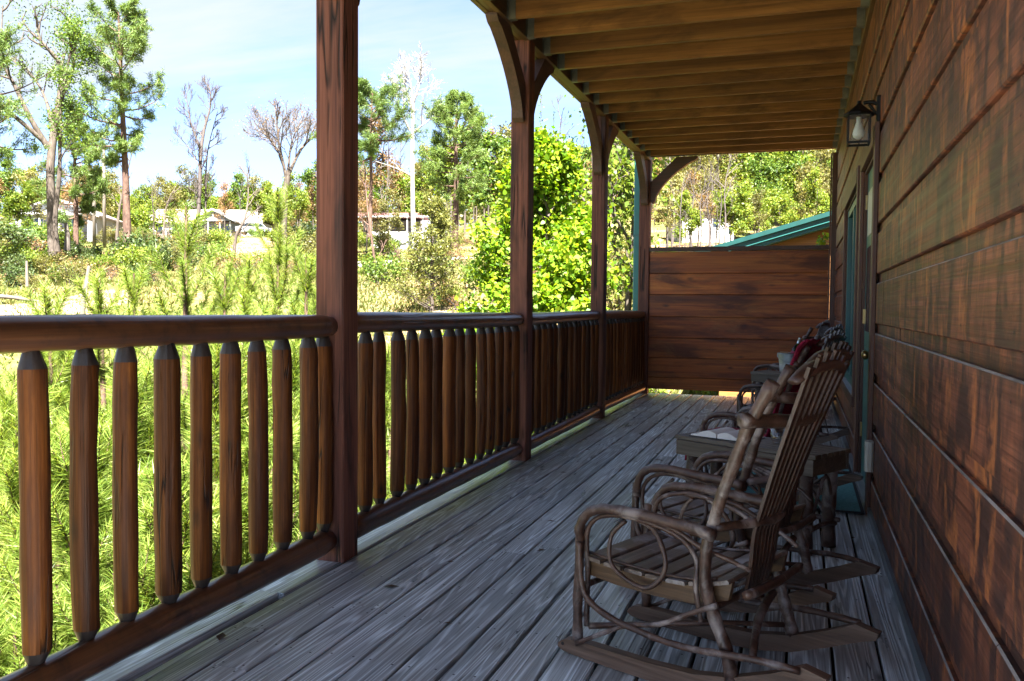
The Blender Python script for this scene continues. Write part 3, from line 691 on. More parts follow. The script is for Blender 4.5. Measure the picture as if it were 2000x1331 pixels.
    for x in sx_:
        a = math.atan2(sz(x + .03) - sz(x - .03), .06)
        mb = MB(); w = .034
        c, s_ = math.cos(a), math.sin(a); pr = []
        for px, pz in ((-w, 0), (w, 0), (w, .009), (w - .004, .0125), (-w + .004, .0125), (-w, .009)): pr.append((px * c - pz * s_, px * s_ + pz * c))
        L = .222 + r.uniform(-.006, .006)
        mb.extr(pr, -L, L, 'Y'); mb.build('seat_slat', slatmat[0], t, loc=(x, r.uniform(-.004, .004), sz(x) + .002))
    # cross members
    br('stretcher', [(-.012, -.20, .24), (-.012, 0, .235), (-.012, .20, .24)], .012)
    br('stretcher', [(-.49, -.21, .275), (-.5, 0, .27), (-.49, .21, .275)], .014)
    br('stretcher', [(-.55, -.21, .12), (-.4, 0, .15), (-.03, .2, .10)], (.009, .011))
    br('stretcher', [(-.62, .19, .15), (-.56, .02, .20), (-.52, -.18, .235)], (.012, .016))
    br('back_rail', [(-.515, .235, .535), (-.57, .12, .535), (-.588, 0, .53), (-.57, -.12, .525), (-.515, -.24, .515)], (.014, .017), 8)
    br('back_rail', [(-.612, .27, .872), (-.66, .16, .862), (-.69, 0, .856), (-.67, -.14, .868), (-.615, -.28, .885)], (.023, .019), 8)
    br('back_rail', [(-.60, .2, .335), (-.61, 0, .33), (-.60, -.2, .335)], .015)
    # fan of bent back slats
    for k in range(7):
        f = (k - 3) / 3
        path = [(-.545, f * .07, .315), (-.562, f * .078, .40), (-.575, f * .086, .50), (-.607, f * .098, .60), (-.652, f * .112, .735), (-.697, f * .126, .858), (-.745, f * .142, .985), (-.783 + abs(f) * .02, f * .15, 1.075 - .045 * f * f)]
        P = cr(path, 3); mb = MB(); vs = []; w = .0115; th = .0055
        for i, p in enumerate(P):
            tg = (P[min(i + 1, len(P) - 1)] - P[max(i - 1, 0)]).normalized(); nn = tg.cross(Vector((0, 1, 0))).normalized()
            ww = w * (.78 + .35 * i / len(P))
            for a, b2 in ((-ww, -th), (ww, -th), (ww, th), (-ww, th)): vs.append(Vector(p) + Vector((0, a, 0)) + nn * b2)
        k2 = len(P); fs = [(i * 4 + j, i * 4 + (j + 1) % 4, i * 4 + 4 + (j + 1) % 4, i * 4 + 4 + j) for i in range(k2 - 1) for j in range(4)] + [(3, 2, 1, 0), tuple(k2 * 4 - 4 + j for j in range(4))]
        mb.add(vs, fs); mb.build('back_slat', slatmat[1], t)
    # shaped crest
    mb = MB(); P = cr([(-.72, .17, .985), (-.74, .09, 1.02), (-.75, 0, 1.03), (-.74, -.09, 1.02), (-.72, -.17, .985)], 4)
    mb.tube(P, [.022 + .022 * math.sin(math.pi * i / (len(P) - 1)) for i in range(len(P))], 8, ell=.45); mb.build('crest', M_bslat, t, True)
    return t
CH = [('nearest bentwood rocking chair, empty, in the foreground beside the siding', (-.62, 3.03), 158, (M_slat, M_bslat)),
      ('second bentwood rocking chair, close behind the nearest one and before the table with the book', (-.56, 3.80), 156, (M_slat, M_bslat)),
      ('bentwood rocking chair with the red throw, just past the table with the book', (-.50, 5.74), 158, (M_gslat, M_gslat)),
      ('grey slatted bentwood rocking chair beyond the door, before the bucket table', (-.42, 7.86), 160, (M_gslat, M_gslat)),
      ('farthest bentwood rocking chair, behind the table with the metal bucket', (-.44, 10.62), 160, (M_gslat, M_gslat))]
for i, (lab, (x, y), a, mats) in enumerate(CH):
    t = make_chair(lab, 40 + i, mats); t.location = (x, y, .002); t.rotation_euler = (0, 0, math.radians(a))

# ------------------------------------------------------------------ tables
def make_table(label, loc, rz, L, W, H, seed):
    r = random.Random(seed)
    t = thing('rustic_table', label, 'table', loc, rz, 'rustic tables between the chairs')
    nb = 6; w = W / nb
    for k in range(nb):
        mb = MB(); mb.cbox(-L / 2, L / 2, -w / 2 + .003, w / 2 - .003, -.011, .011, .003, 'X'); mb.build('top_slat', M_table, t, loc=(0, -W / 2 + w * (k + .5), H - .011))
    for s in (-1, 1):
        mb = MB(); mb.cbox(-L / 2 + .01, L / 2 - .01, -.011, .011, -.04, .04, .003, 'X'); mb.build('apron', M_table, t, loc=(0, s * (W / 2 - .012), H - .064))
        mb = MB(); mb.cbox(-.011, .011, -W / 2 + .025, W / 2 - .025, -.04, .04, .003, 'Y'); mb.build('apron', M_table, t, loc=(s * (L / 2 - .024), 0, H - .064))
    for sx1 in (-1, 1):
        for sy1 in (-1, 1):
            mb = MB(); x, y = sx1 * (L / 2 - .075), sy1 * (W / 2 - .06)
            mb.tube(cr([(x, y, 0), (x + r.uniform(-.006, .006), y, .17), (x, y + r.uniform(-.006, .006), .33), (x, y, H - .024)], 4), [.034 * (1 + .08 * math.sin(q * 1.3 + sx1)) for q in range(13)], 9); mb.build('leg', M_branch, t, True)
    # bent twig bracing on each side
    def br(pts, rad):
        mb = MB(); P = cr(pts, 4); mb.tube(P, rad, 6); mb.build('twig_brace', M_branch, t, True)
    for s in (-1, 1):
        y = s * (W / 2 - .045)
        br([(-L / 2 + .07, y, .10), (-L / 4, y + s * .01, .28), (0, y + s * .01, H - .11), (L / 4, y + s * .01, .28), (L / 2 - .07, y, .10)], .011)
        br([(-L / 2 + .08, y + s * .012, H - .13), (0, y + s * .016, .17), (L / 2 - .08, y + s * .012, H - .13)], .009)
        br([(-L / 2 + .05, y, .13), (0, y, .125), (L / 2 - .03, y, .14)], .013)
        x = s * (L / 2 - .05)
        br([(x, -W / 2 + .05, .12), (x + s * .01, 0, .14), (x, W / 2 - .05, .12)], .012)
        br([(x, -W / 2 + .06, .16), (x + s * .012, 0, H - .12), (x, W / 2 - .06, .16)], .009)
    return t
TA = math.radians(-31)
# front-left corner measured at (-.64, 4.72)
tl = Vector((.85, -.5, 0)); 
def tabletop(corner, L, W, a):
    c, s = math.cos(a), math.sin(a); return (corner[0] + c * L / 2 - s * W / 2, corner[1] + s * L / 2 + c * W / 2, .002)
T1 = tabletop((-.64, 4.72), .84, .34, TA)
make_table('rustic slat-top table with the open book on it', T1, TA, .84, .34, .50, 3)
TB = math.radians(-24)
T2 = tabletop((-.51, 9.74), .72, .36, TB)
make_table('rustic slat-top table with the metal bucket on it, near the partition', T2, TB, .72, .36, .50, 4)

# open book
def on_table(T, a, lx, ly, z): 
    c, s = math.cos(a), math.sin(a); return (T[0] + c * lx - s * ly, T[1] + s * lx + c * ly, z)
bk = thing('open_book', 'thick open book lying face up on the nearer table', 'book', on_table(T1, TA, -.19, -.015, .5035), TA + .1)
mb = MB(); mb.box(-.165, .165, -.115, .115, 0, .003); mb.build('cover', M_cover, bk)
for s in (-1, 1):
    mb = MB(); n = 10; vs = []
    for i in range(n + 1):
        f = i / n; x = s * (.004 + .152 * f); z = .012 + .028 * math.sin(math.pi * min(1, f * 1.15 + .12)) ** .8 * (1 - .25 * f)
        for y in (-.108, .108): vs.append((x, y, z))
    for i in range(n + 1):
        f = i / n
        for y in (-.108, .108): vs.append((s * (.004 + .157 * f), y, .0034))
    o = 2 * (n + 1); fs = []
    for i in range(n):
        a = 2 * i; fs += [(a, a + 1, a + 3, a + 2), (a, a + 2, o + a + 2, o + a), (a + 1, o + a + 1, o + a + 3, a + 3)]
    fs += [(2 * n, 2 * n + 1, o + 2 * n + 1, o + 2 * n), (0, o, o + 1, 1)]
    mb.add(vs, fs); mb.build('pages', M_paper, bk)
gl = [(.0, .003), (.030, .003), (.033, .0), (.036, .02), (.04, .09), (.0385, .09), (.034, .022), (.0, .014)]
for (lx, ly, lab) in ((.10, .02, 'clear drinking glass next to the open book'), (.19, .05, 'clear drinking glass farther from the open book, by the chair back')):
    mb = MB(); mb.lathe(gl[::1], 24, cap=False); o = mb.build('drinking_glass', M_thin, None, True, on_table(T1, TA, lx, ly, .5035)); tag(o, lab, 'glass', 'drinking glasses on the nearer table')
# bucket and bottle
bu = thing('metal_bucket', 'ribbed galvanised metal bucket on the far table', 'bucket', on_table(T2, TB, .02, -.03, .5035))
pr = [(.0, .004), (.088, .004), (.090, .0)]
for k in range(11):
    z = .012 + k * .018; R = .090 + .032 * z / .21
    pr += [(R + .0022, z), (R, z + .006), (R + .0022, z + .012)]
pr += [(.1235, .208), (.127, .212), (.124, .217), (.119, .212), (.088, .012), (.0, .01)]
mb = MB(); mb.lathe(pr, 32, cap=False); mb.build('pail', M_galv, bu, True)
for s in (-1, 1):
    mb = MB(); mb.box(s * .125 - .004, s * .125 + .004, -.016, .016, .17, .21); mb.build('ear', M_galv, bu)
mb = MB(); mb.tube(cr([(.128, 0, .19), (.11, -.06, .16), (.06, -.115, .13), (0, -.13, .125), (-.06, -.115, .13), (-.11, -.06, .16), (-.128, 0, .19)], 4), .003, 6); mb.build('handle', M_galv, bu, True)
bo = thing('wine_bottle', 'dark green bottle leaning out of the metal bucket', 'bottle', on_table(T2, TB, .02, -.03, .595), 0)
bo.rotation_euler = (math.radians(-8), math.radians(20), 0)
mb = MB(); mb.lathe([(.0, 0), (.034, .0), (.0365, .006), (.0365, .17), (.032, .20), (.018, .228), (.0145, .245), (.0145, .295), (.016, .297), (.016, .308), (.0, .309)], 20); mb.build('body', M_bottle, bo, True)
mb = MB(); mb.lathe([(.0155, .245), (.0157, .296), (.0168, .297), (.0168, .31), (0, .3105)], 18, cap=False); mb.build('foil', plain('silver_foil', (.5, .55, .56), .3, .9), bo, True)
mb = MB(); mb.lathe([(.0369, .06), (.0369, .15)], 20, cap=False); mb.build('label_band', plain('crimson_label', (.25, .02, .05), .6), bo, True)
mb = MB(); mb.box(-.05, .03, -.012, .012, -.008, .008); o = mb.build('wooden_block', plain('pale_wood', (.45, .26, .13), .6), None, False, on_table(T2, TB, -.045, .0, .723)); 
o.rotation_euler = (0, .05, .2); tag(o, 'small pale wooden piece resting in the bucket mouth', 'wood piece')
pk = MB(); pk.lathe([(0, 0), (.10, 0), (.114, .19), (0, .196)], 20); tag(pk.build('ice_towel', plain('white_cloth', (.6, .6, .6), .9), None, True, on_table(T2, TB, .02, -.03, .5165)), 'pale cloth packed inside the metal bucket', 'cloth')

# red throw over the third chair
def make_throw():
    path = [(-.735, .965), (-.715, .955), (-.69, .92), (-.652, .84), (-.605, .70), (-.56, .56), (-.525, .44), (-.47, .375), (-.36, .352), (-.22, .348), (-.08, .360), (-.0, .366), (.035, .33), (.042, .22)]
    P = cr([(p[0], 0, p[1]) for p in path], 4); n = 14; vs = []
    for i, p in enumerate(P):
        tg = (P[min(i + 1, len(P) - 1)] - P[max(i - 1, 0)]).normalized(); nn = tg.cross(Vector((0, 1, 0))).normalized() * -1
        w = .20 + .02 * math.sin(i * .35)
        for j in range(n + 1):
            y = (j / n * 2 - 1) * w
            d = .012 + (.035 if i < 32 else .016) + .010 * (1 + math.sin(y * 60 + i * .21)) * .6 + .008 * mnoise.noise(Vector((y * 9, i * .3, 2)))
            vs.append(Vector(p) + Vector((0, y + .10, 0)) - nn * d)
    m = n + 1; fs = [(i * m + j, i * m + j + 1, i * m + m + j + 1, i * m + m + j) for i in range(len(P) - 1) for j in range(n)]
    mb = MB(); mb.add(vs, fs); o = mb.build('throw_blanket', M_red, None, True)
    md = o.modifiers.new('thickness', 'SOLIDIFY'); md.thickness = .008; md.offset = 0
    return tag(o, 'crimson knitted throw draped over the chair past the book table', 'blanket')
th = make_throw(); th.location = (-.50, 5.74, .004); th.rotation_euler = (0, 0, math.radians(158))

# ------------------------------------------------------------------ terrain
def px(u, v, d):
    """world point seen at photo pixel (u, v) at depth d: used to lay out where things stand"""
    p = CAM + (FW + RR * ((u - 1000) / 1669.1) + UU * ((665.5 - v) / 1669.1)) * d
    return p
PD = [-60, 9, 15, 22, 28, 32, 40, 52, 75, 95, 110, 125, 160, 230, 330, 1500]
PZl = [-5.0, -5.0, -4.2, -1.9, .1, .95, 1.9, 3.1, 6.1, 8.3, 9.6, 10.6, 12, 13.5, 12, -20]
PZr = [-5.0, -5.0, -4.4, -2.2, -.2, .95, 1.9, 3.1, 6.1, 8.3, 10.8, 14.0, 24, 40, 40, 10]
def gz(x, y, fine=True):
    D = -math.sin(YAW) * x + math.cos(YAW) * y; S = math.cos(YAW) * x + math.sin(YAW) * y
    u = S / max(D, 5)
    w = min(1, max(0, (u + .25) / .5)); w = w * w * (3 - 2 * w)
    z = float(np.interp(D, PD, PZl)) * (1 - w) + float(np.interp(D, PD, PZr)) * w
    k = min(1, max(0, (D - 14) / 25))
    z += k * (.55 * mnoise.noise(Vector((x * .06, y * .06, 1))) + (.22 * mnoise.noise(Vector((x * .3, y * .3, 5))) if fine else 0))
    return z
def gp(u, d, dz=0.0):
    """ground point under photo column u at depth d"""
    p = px(u, 600, d); return Vector((p.x, p.y, gz(p.x, p.y) + dz))
def axis(lo, hi, fine_lo, fine_hi, step, grow=1.13):
    a = list(np.arange(fine_lo, fine_hi, step)); s = step
    while a[-1] < hi: s *= grow; a.append(a[-1] + s)
    s = step
    while a[0] > lo: s *= grow; a.insert(0, a[0] - s)
    return a
gx = axis(-1400, 1200, -85, 30, 1.0); gy = axis(-300, 1800, -4, 115, 1.0)
gv = [(x, y, gz(x, y)) for y in gy for x in gx]; nx = len(gx)
gf = [(j * nx + i, j * nx + i + 1, j * nx + nx + i + 1, j * nx + nx + i) for j in range(len(gy) - 1) for i in range(nx - 1)]
def groundmat():
    m, nt, b = newmat('hillside_ground')
    ge = nd(nt, 'ShaderNodeNewGeometry'); P = ge.outputs['Position']
    n1 = noise(nt, mapped(nt, P, (.09, .09, .09)), 1, 5, .6, .3); n2 = noise(nt, mapped(nt, P, (.7, .7, .7)), 1, 6, .65, .4); n3 = noise(nt, mapped(nt, P, (5, 5, 5)), 1, 4, .6)
    grass = ramp(nt, n2, [(.3, (.05, .065, .014)), (.5, (.095, .11, .024)), (.7, (.15, .145, .045))])
    straw = ramp(nt, n2, [(.3, (.11, .085, .04)), (.55, (.18, .14, .07)), (.75, (.25, .20, .11))])
    col = mix(nt, grass, straw, ramp(nt, n1, [(.46, 0.0), (.6, 1.0)]))
    col = mix(nt, col, (.22, .13, .07), mth(nt, 'MULTIPLY', ramp(nt, noise(nt, mapped(nt, P, (.13, .13, .13)), 1.7, 4, .6, .5), [(.52, 0.0), (.62, 1.0)]), .8))
    col = mix(nt, col, ramp(nt, n3, [(.25, .6), (.75, 1.35)]), 1.0, 'MULTIPLY')
    nt.links.new(col, b.inputs['Base Color']); b.inputs['Roughness'].default_value = .95; b.inputs['Specular IOR Level'].default_value = .1
    bp = nd(nt, 'ShaderNodeBump', {'Height': mth(nt, 'ADD', n2, mth(nt, 'MULTIPLY', n3, .5)), 'Strength': .8, 'Distance': .25}); nt.links.new(bp.outputs[0], b.inputs['Normal'])
    return m
mb = MB(); mb.v = gv; mb.f = gf; mb.m = [0] * len(gf)
tag(mb.build('hillside', groundmat(), None, True), kind='structure')
# bare earth banks and the gravel track lie as sheets over the hillside
def sheet(name, pts, wid, mat, lift=.05, label=None):
    """strip following ground points, wid = half width list"""
    mb = MB(); vs = []; P = cr(pts, 6); k = len(P); m = 7
    for i, p in enumerate(P):
        t = (P[min(i + 1, k - 1)] - P[max(i - 1, 0)]); t.z = 0; t.normalize(); n = Vector((t.y, -t.x, 0))
        w = float(np.interp(i / (k - 1), np.linspace(0, 1, len(wid)), wid)) * (1 + .35 * mnoise.noise(Vector((i * .6, 3, 1))))
        for j in range(m):
            q = p + n * w * (j / (m - 1) * 2 - 1); e = .0 if 0 < j < m - 1 else -.12
            vs.append((q.x, q.y, gz(q.x, q.y) + lift + e))
    mb.add(vs, [(i * m + j, i * m + j + 1, i * m + m + j + 1, i * m + m + j) for i in range(k - 1) for j in range(m - 1)])
    return tag(mb.build(name, mat, None, True), kind='structure')
M_dirt = plain('bare_orange_earth', (.20, .125, .075), .95, 0, .4, 1.3, .6, .1)
M_straw = plain('pale_straw_earth', (.19, .145, .09), .95, 0, .45, 1.7, .6, .1)
M_track = plain('pale_gravel', (.24, .22, .19), .95, 0, .25, 3, .4, .1)
sheet('dirt_bank', [gp(-40, 31), gp(60, 31.5), gp(150, 33), gp(215, 36)], [1.8, 2.6, 2.6, .9], M_straw, .09)
sheet('dirt_bank', [gp(455, 62), gp(480, 70), gp(505, 80), gp(500, 92)], [1.2, 2.2, 2.6, 1.4], M_dirt, .12)
sheet('gravel_track', [gp(640, 50), gp(700, 53), gp(745, 56), gp(800, 60), gp(880, 63), gp(960, 66)], [1.3] * 6, M_track, .10)
sheet('dirt_bank', [gp(1250, 78), gp(1330, 82), gp(1400, 84)], [2, 4, 2.5], M_dirt, .15)
sheet('dirt_bank', [gp(840, 30), gp(930, 33), gp(1000, 37)], [1, 1.8, 1.5], M_straw, .09)

# ------------------------------------------------------------------ vegetation
L_maple = leafmat('maple_leaf', (.06, .145, .008), (.14, .25, .012), (.30, .36, .022), .45)
L_spring = leafmat('spring_leaf', (.06, .115, .012), (.115, .17, .018), (.20, .225, .035), .42)
L_mid = leafmat('mid_green_leaf', (.035, .075, .012), (.065, .12, .016), (.12, .175, .025), .38)
L_olive = leafmat('olive_leaf', (.075, .08, .02), (.125, .125, .035), (.19, .17, .06), .38)
L_rust = leafmat('rusty_bud', (.14, .075, .035), (.20, .12, .055), (.25, .165, .085), .38)
L_dark = leafmat('dark_shrub_leaf', (.025, .045, .014), (.045, .075, .02), (.08, .11, .03), .3)
N_pine = leafmat('pine_needle', (.045, .085, .018), (.085, .145, .028), (.15, .21, .05), .3)
N_young = leafmat('white_pine_needle', (.075, .14, .02), (.17, .25, .04), (.33, .385, .095), .42, .4)
N_cedar = leafmat('cedar_spray', (.07, .085, .016), (.13, .14, .03), (.22, .21, .055), .3)
L_far = leafmat('far_wood_leaf', (.075, .095, .025), (.125, .135, .04), (.18, .14, .07), .35)
L_grass = leafmat('ground_blade', (.045, .07, .012), (.09, .105, .022), (.17, .14, .055), .35)
B_grey = wood('grey_bark', 'Z', [(.25, (.035, .027, .022)), (.5, (.085, .068, .055)), (.75, (.15, .125, .105))], 2.5, 9, .4, rough=(.8, .95), bump=.6, spec=.2)
B_pine = wood('pine_bark', 'Z', [(.25, (.035, .022, .018)), (.5, (.10, .06, .045)), (.75, (.19, .12, .09))], 3, 8, .4, rough=(.8, .95), bump=.6, spec=.2)
B_white = wood('white_bark', 'Z', [(.2, (.16, .14, .12)), (.5, (.30, .28, .26)), (.75, (.42, .41, .39))], 2.0, 3, .2, rough=(.7, .9), bump=.3, spec=.2)
B_twig = wood('purplish_twig_bark', 'Z', [(.25, (.055, .042, .038)), (.7, (.10, .085, .08))], 2, 5, .2, rough=(.8, .95), bump=.2, spec=.2)

class Tree:
    def __init__(s, seed): s.r = random.Random(seed); s.mb = MB(); s.tips = []; s.rs = np.random.RandomState(seed)
    def limb(s, pts, r0, r1, n=6, sub=3):
        P = cr(pts, sub); k = len(P); s.mb.tube(P, [r0 + (r1 - r0) * (i / (k - 1)) ** .8 for i in range(k)], n, cap=False); return P
    def twigs(s, P, r, length, depth, num, up=.3, t0=.35, ang=(35, 65), shrink=.62, n=4, minr=.006):
        """branches off a polyline, recursively"""
        k = len(P)
        for q in range(num):
            f = t0 + (1 - t0) * (q + s.r.random()) / num; i = min(int(f * (k - 1)), k - 2)
            p = P[i].lerp(P[i + 1], f * (k - 1) - i); tg = (P[i + 1] - P[i]).normalized()
            ax = tg.orthogonal().normalized(); ax.rotate(Quaternion(tg, s.r.uniform(0, 6.283)))
            d = tg.copy(); d.rotate(Quaternion(ax, math.radians(s.r.uniform(*ang))))
            L = length * s.r.uniform(.65, 1.2) * (1.15 - .55 * f); m = 4
            pts = [p]; dd = d
            for j in range(m):
                dd = (dd + Vector((s.r.gauss(0, .16), s.r.gauss(0, .16), s.r.gauss(0, .12) + up * .22))).normalized(); pts.append(pts[-1] + dd * (L / m))
            rr = max(minr, r * s.r.uniform(.45, .65))
            s.mb.tube(pts, [rr * (1 - .75 * j / m) + minr * .3 for j in range(m + 1)], n, cap=False)
            if depth > 0: s.twigs(pts, rr, L * shrink, depth - 1, max(2, int(num * .7)), up, .3, ang, shrink, max(3, n - 1), minr)
            else: s.tips += pts[1:]
    def tiparr(s): return np.array([tuple(p) for p in s.tips])
    def leaf(s, count, size, spread, asp=.62, up=.5, k=4):
        T = s.tiparr(); idx = s.rs.randint(0, len(T), count)
        return leaves(T[idx] + s.rs.normal(size=(count, 3)) * spread, size, s.rs, asp, up, k)
    def tufts(s, per, ln, wd):
        T = s.tiparr(); pos = np.repeat(T, per, 0) + s.rs.normal(size=(len(T) * per, 3)) * ln * .25
        d = unit(s.rs.normal(size=pos.shape) + np.array([0, 0, .35])); return needles(pos, d, s.rs.uniform(.6, 1.2, len(pos)) * ln, wd, s.rs)
def finish(name, label, cat, loc, t, bark, crown=None, lmat=None, group=None, k=4, rz=0.0, smooth=True):
    o = thing(name, label, cat, loc, rz, group)
    t.mb.build('trunk', bark, o, smooth)
    if crown is not None: link('crown', npmesh('crown', crown, k, lmat), o)
    return o

# ---- generic prototypes for the wood behind the houses
def proto_leafy(seed, H=11, spread=3.2, count=3800, lsize=.34, bark=None):
    t = Tree(seed); r = t.r
    top = Vector((r.uniform(-.6, .6), r.uniform(-.6, .6), H))
    P = t.limb([(0, 0, -.6), (r.uniform(-.15, .15), r.uniform(-.15, .15), H * .33), (r.uniform(-.4, .4), r.uniform(-.4, .4), H * .66), top], .17, .03)
    t.twigs(P, .10, spread, 2, 9, .35, .28, (35, 68), .6, 4, .012)
    return t, t.leaf(count, lsize, .34)
def proto_bare(seed, H=12, spread=3.4):
    t = Tree(seed); r = t.r
    P = t.limb([(0, 0, -.6), (r.uniform(-.2, .2), r.uniform(-.2, .2), H * .33), (r.uniform(-.5, .5), r.uniform(-.5, .5), H * .66), (r.uniform(-.8, .8), r.uniform(-.8, .8), H)], .17, .025)
    t.twigs(P, .10, spread, 3, 7, .55, .25, (25, 50), .6, 4, .014); return t
forest = []
for i, (mat, nm, seed) in enumerate(((L_spring, 'leafy_tree', 21), (L_mid, 'leafy_tree', 22), (L_olive, 'leafy_tree', 23), (L_rust, 'leafy_tree', 24), (L_spring, 'leafy_tree', 25))):
    t, cw = proto_leafy(seed, [10, 12, 11, 12.5, 9][i], [3.0, 3.2, 3.4, 3.0, 3.3][i], [4200, 5200, 3000, 2400, 4600][i], [.36, .38, .32, .28, .34][i])
    tm = t.mb.mesh('trunk', B_grey, True); cm = npmesh('crown', cw, 4, mat); forest.append((tm, cm))
bares = []
for seed in (31, 32, 33):
    t = proto_bare(seed, 13, 3.2); bares.append(t.mb.mesh('trunk', B_twig, True))
ZONE = lambda u: 'behind the grey house on the left' if u < 560 else ('between the first and third porch posts' if u < 1180 else 'on the slope above the green roof')
KN = ['bright yellow-green leafy tree', 'mid-green leafy tree', 'thin olive-green leafy tree', 'rusty brown budding tree', 'bright yellow-green leafy tree']
def put_tree(u, d, kind, sc, rz, bare=None):
    g = gp(u, d, -.1); z = ZONE(u)
    if bare is None:
        o = thing('leafy_tree', '%s in the wood %s' % (KN[kind], z), 'tree', g, rz, '%s %s' % (KN[kind] + 's', z)); a, b2 = forest[kind]
        link('trunk', a, o); link('crown', b2, o)
    else:
        o = thing('bare_tree', 'leafless grey tree in the wood %s' % z, 'tree', g, rz, 'leafless trees %s' % z); link('trunk', bares[bare], o)
    o.scale = (sc * rng.uniform(.85, 1.15), sc * rng.uniform(.85, 1.15), sc)
fr_ = random.Random(5)
for u in range(-60, 640, 13):       # left wood: low tree line
    d = fr_.uniform(122, 175); sc = fr_.uniform(.62, .98)
    if fr_.random() < .22: put_tree(u + fr_.uniform(-10, 10), d, 0, sc * 1.15, fr_.uniform(0, 6.28), fr_.randrange(3))
    else: put_tree(u + fr_.uniform(-10, 10), d, fr_.choice((0, 1, 2, 2, 3, 4, 0)), sc, fr_.uniform(0, 6.28))
for u in range(-60, 640, 40): put_tree(u + fr_.uniform(-15, 15), fr_.uniform(100, 120) if not 250 < u < 540 else fr_.uniform(126, 135), fr_.choice((0, 1, 2, 3, 4)), fr_.uniform(.5, .8), fr_.uniform(0, 6.28))
for u in range(680, 1260, 10):
    d = fr_.uniform(88, 165); sc = fr_.uniform(.75, 1.1)
    if fr_.random() < .27: put_tree(u + fr_.uniform(-8, 8), d, 0, sc * 1.1, fr_.uniform(0, 6.28), fr_.randrange(3))
    else: put_tree(u + fr_.uniform(-8, 8), d, fr_.choice((0, 1, 2, 3, 3, 2, 4)), sc, fr_.uniform(0, 6.28))
for u in range(1250, 1680, 6):
    d = fr_.uniform(92, 185); sc = fr_.uniform(.8, 1.1)
    if u < 1400 and fr_.random() < .4: put_tree(u, d, 0, sc, fr_.uniform(0, 6.28), fr_.randrange(3))
    else: put_tree(u + fr_.uniform(-8, 8), d, fr_.choice((0, 1, 4, 2, 0)) if u > 1400 else fr_.choice((2, 3, 0, 2)), sc, fr_.uniform(0, 6.28))
for u in range(1280, 1680, 26): put_tree(u + fr_.uniform(-8, 8), fr_.uniform(66, 90) if not 1315 < u < 1435 else fr_.uniform(60, 70), fr_.choice((0, 2, 4)) if u > 1430 else 0, fr_.uniform(.45, .65), fr_.uniform(0, 6.28), None if u > 1430 else fr_.randrange(3))

for u, d, kk, sc in ((1300, 70, 2, .5), (1335, 78, 2, .55), (1360, 72, 3, .5), (1395, 76, 2, .55), (1425, 70, 0, .5), (1345, 66, 0, .42), (330, 92, 2, .5), (440, 96, 3, .45), (505, 98, 0, .55), (60, 72, 2, .5), (35, 70, 0, .45), (150, 74, 3, .5), (760, 70, 2, .42), (715, 68, 3, .45)): put_tree(u, d, kk, sc, fr_.uniform(0, 6.28))
for u, d, sc in ((1310, 74, .5), (1350, 69, .55), (1385, 74, .5), (1405, 68, .55), (300, 90, .5), (470, 92, .5), (120, 70, .6)): put_tree(u, d, 0, sc, fr_.uniform(0, 6.28), fr_.randrange(3))
# ---- particular trees, laid out from their limbs (u, v, sideways depth)
def pxtree(seed, u0, v0, d, limbs, tw, n=7):
    """limbs: list of (points [(u, v, dy)], r0, r1, twig params or None); base at (u0, v0)"""
    t = Tree(seed); base = px(u0, v0, d); k = d / 1669.1
    rt = Vector((R0.x, R0.y, 0)); fw = Vector((F0.x, F0.y, 0))
    for pts, r0, r1, tp in limbs:
        P = t.limb([rt * ((p[0] - u0) * k) + fw * (p[2] if len(p) > 2 else t.r.uniform(-.4, .4)) + UP * ((v0 - p[1]) * k) for p in pts], r0, r1, n)
        if tp: t.twigs(P, max(r0 * .6, .03), *tp)
    return t, base
def ground_of(t, base, dz=.4):
    return base
# tall dying hardwood at far left with big forked limbs
TW = (1.9, 1, 6, .5, .35, (30, 60), .6, 4, .012)
t, b0 = pxtree(51, 102, 495, 50, [
    ([(102, 500, 0), (101, 400, 0), (100, 330, 0), (104, 260, .2), (108, 215, .2)], .27, .21, None),
    ([(104, 262, .2), (118, 160, .4), (112, 120, .4), (85, 85, 0), (78, 52, 0)], .22, .05, TW),
    ([(112, 200, .3), (125, 150, .9), (130, 100, 1.2), (120, 40, 1.4)], .16, .04, (2.1, 2, 7, .5, .2, (30, 60), .6, 4, .012)),
    ([(97, 292, 0), (75, 240, -.6), (50, 175, -1), (33, 130, -1.2), (32, 30, -1)], .2, .03, TW),
    ([(100, 240, .2), (80, 195, .8), (55, 155, 1.2), (25, 120, 1.5)], .13, .03, TW),
    ([(96, 285, 0), (60, 245, -1), (20, 210, -1.5), (-15, 180, -2)], .17, .05, TW)], None)
T = t.tiparr(); k = 50 / 1669.1
sel = T[(T @ np.array([R0.x, R0.y, 0]) > .15) | (t.rs.rand(len(T)) < .12)]
sel = sel[sel[:, 2] > 6.0]
idx = t.rs.randint(0, len(sel), 4200); cw = leaves(sel[idx] + t.rs.normal(size=(4200, 3)) * .34, .14, t.rs)
finish('hardwood_tree', 'tall half-dead hardwood with big forked grey limbs at far left', 'tree', b0, t, B_grey, cw, L_mid)
# second paler trunk close to it, leafy on the right
t, b0 = pxtree(52, 112, 488, 47, [([(112, 492, 0), (108, 430, 0), (118, 340, 0), (120, 260, 0), (130, 170, 0), (150, 70, 0)], .17, .05, (1.9, 2, 8, .4, .38, (35, 65), .6, 4, .010))], None)
finish('leafy_tree', 'slim pale-trunked leafy tree leaning against the forked hardwood at left', 'tree', b0, t, B_grey, t.leaf(3400, .14, .3), L_mid)
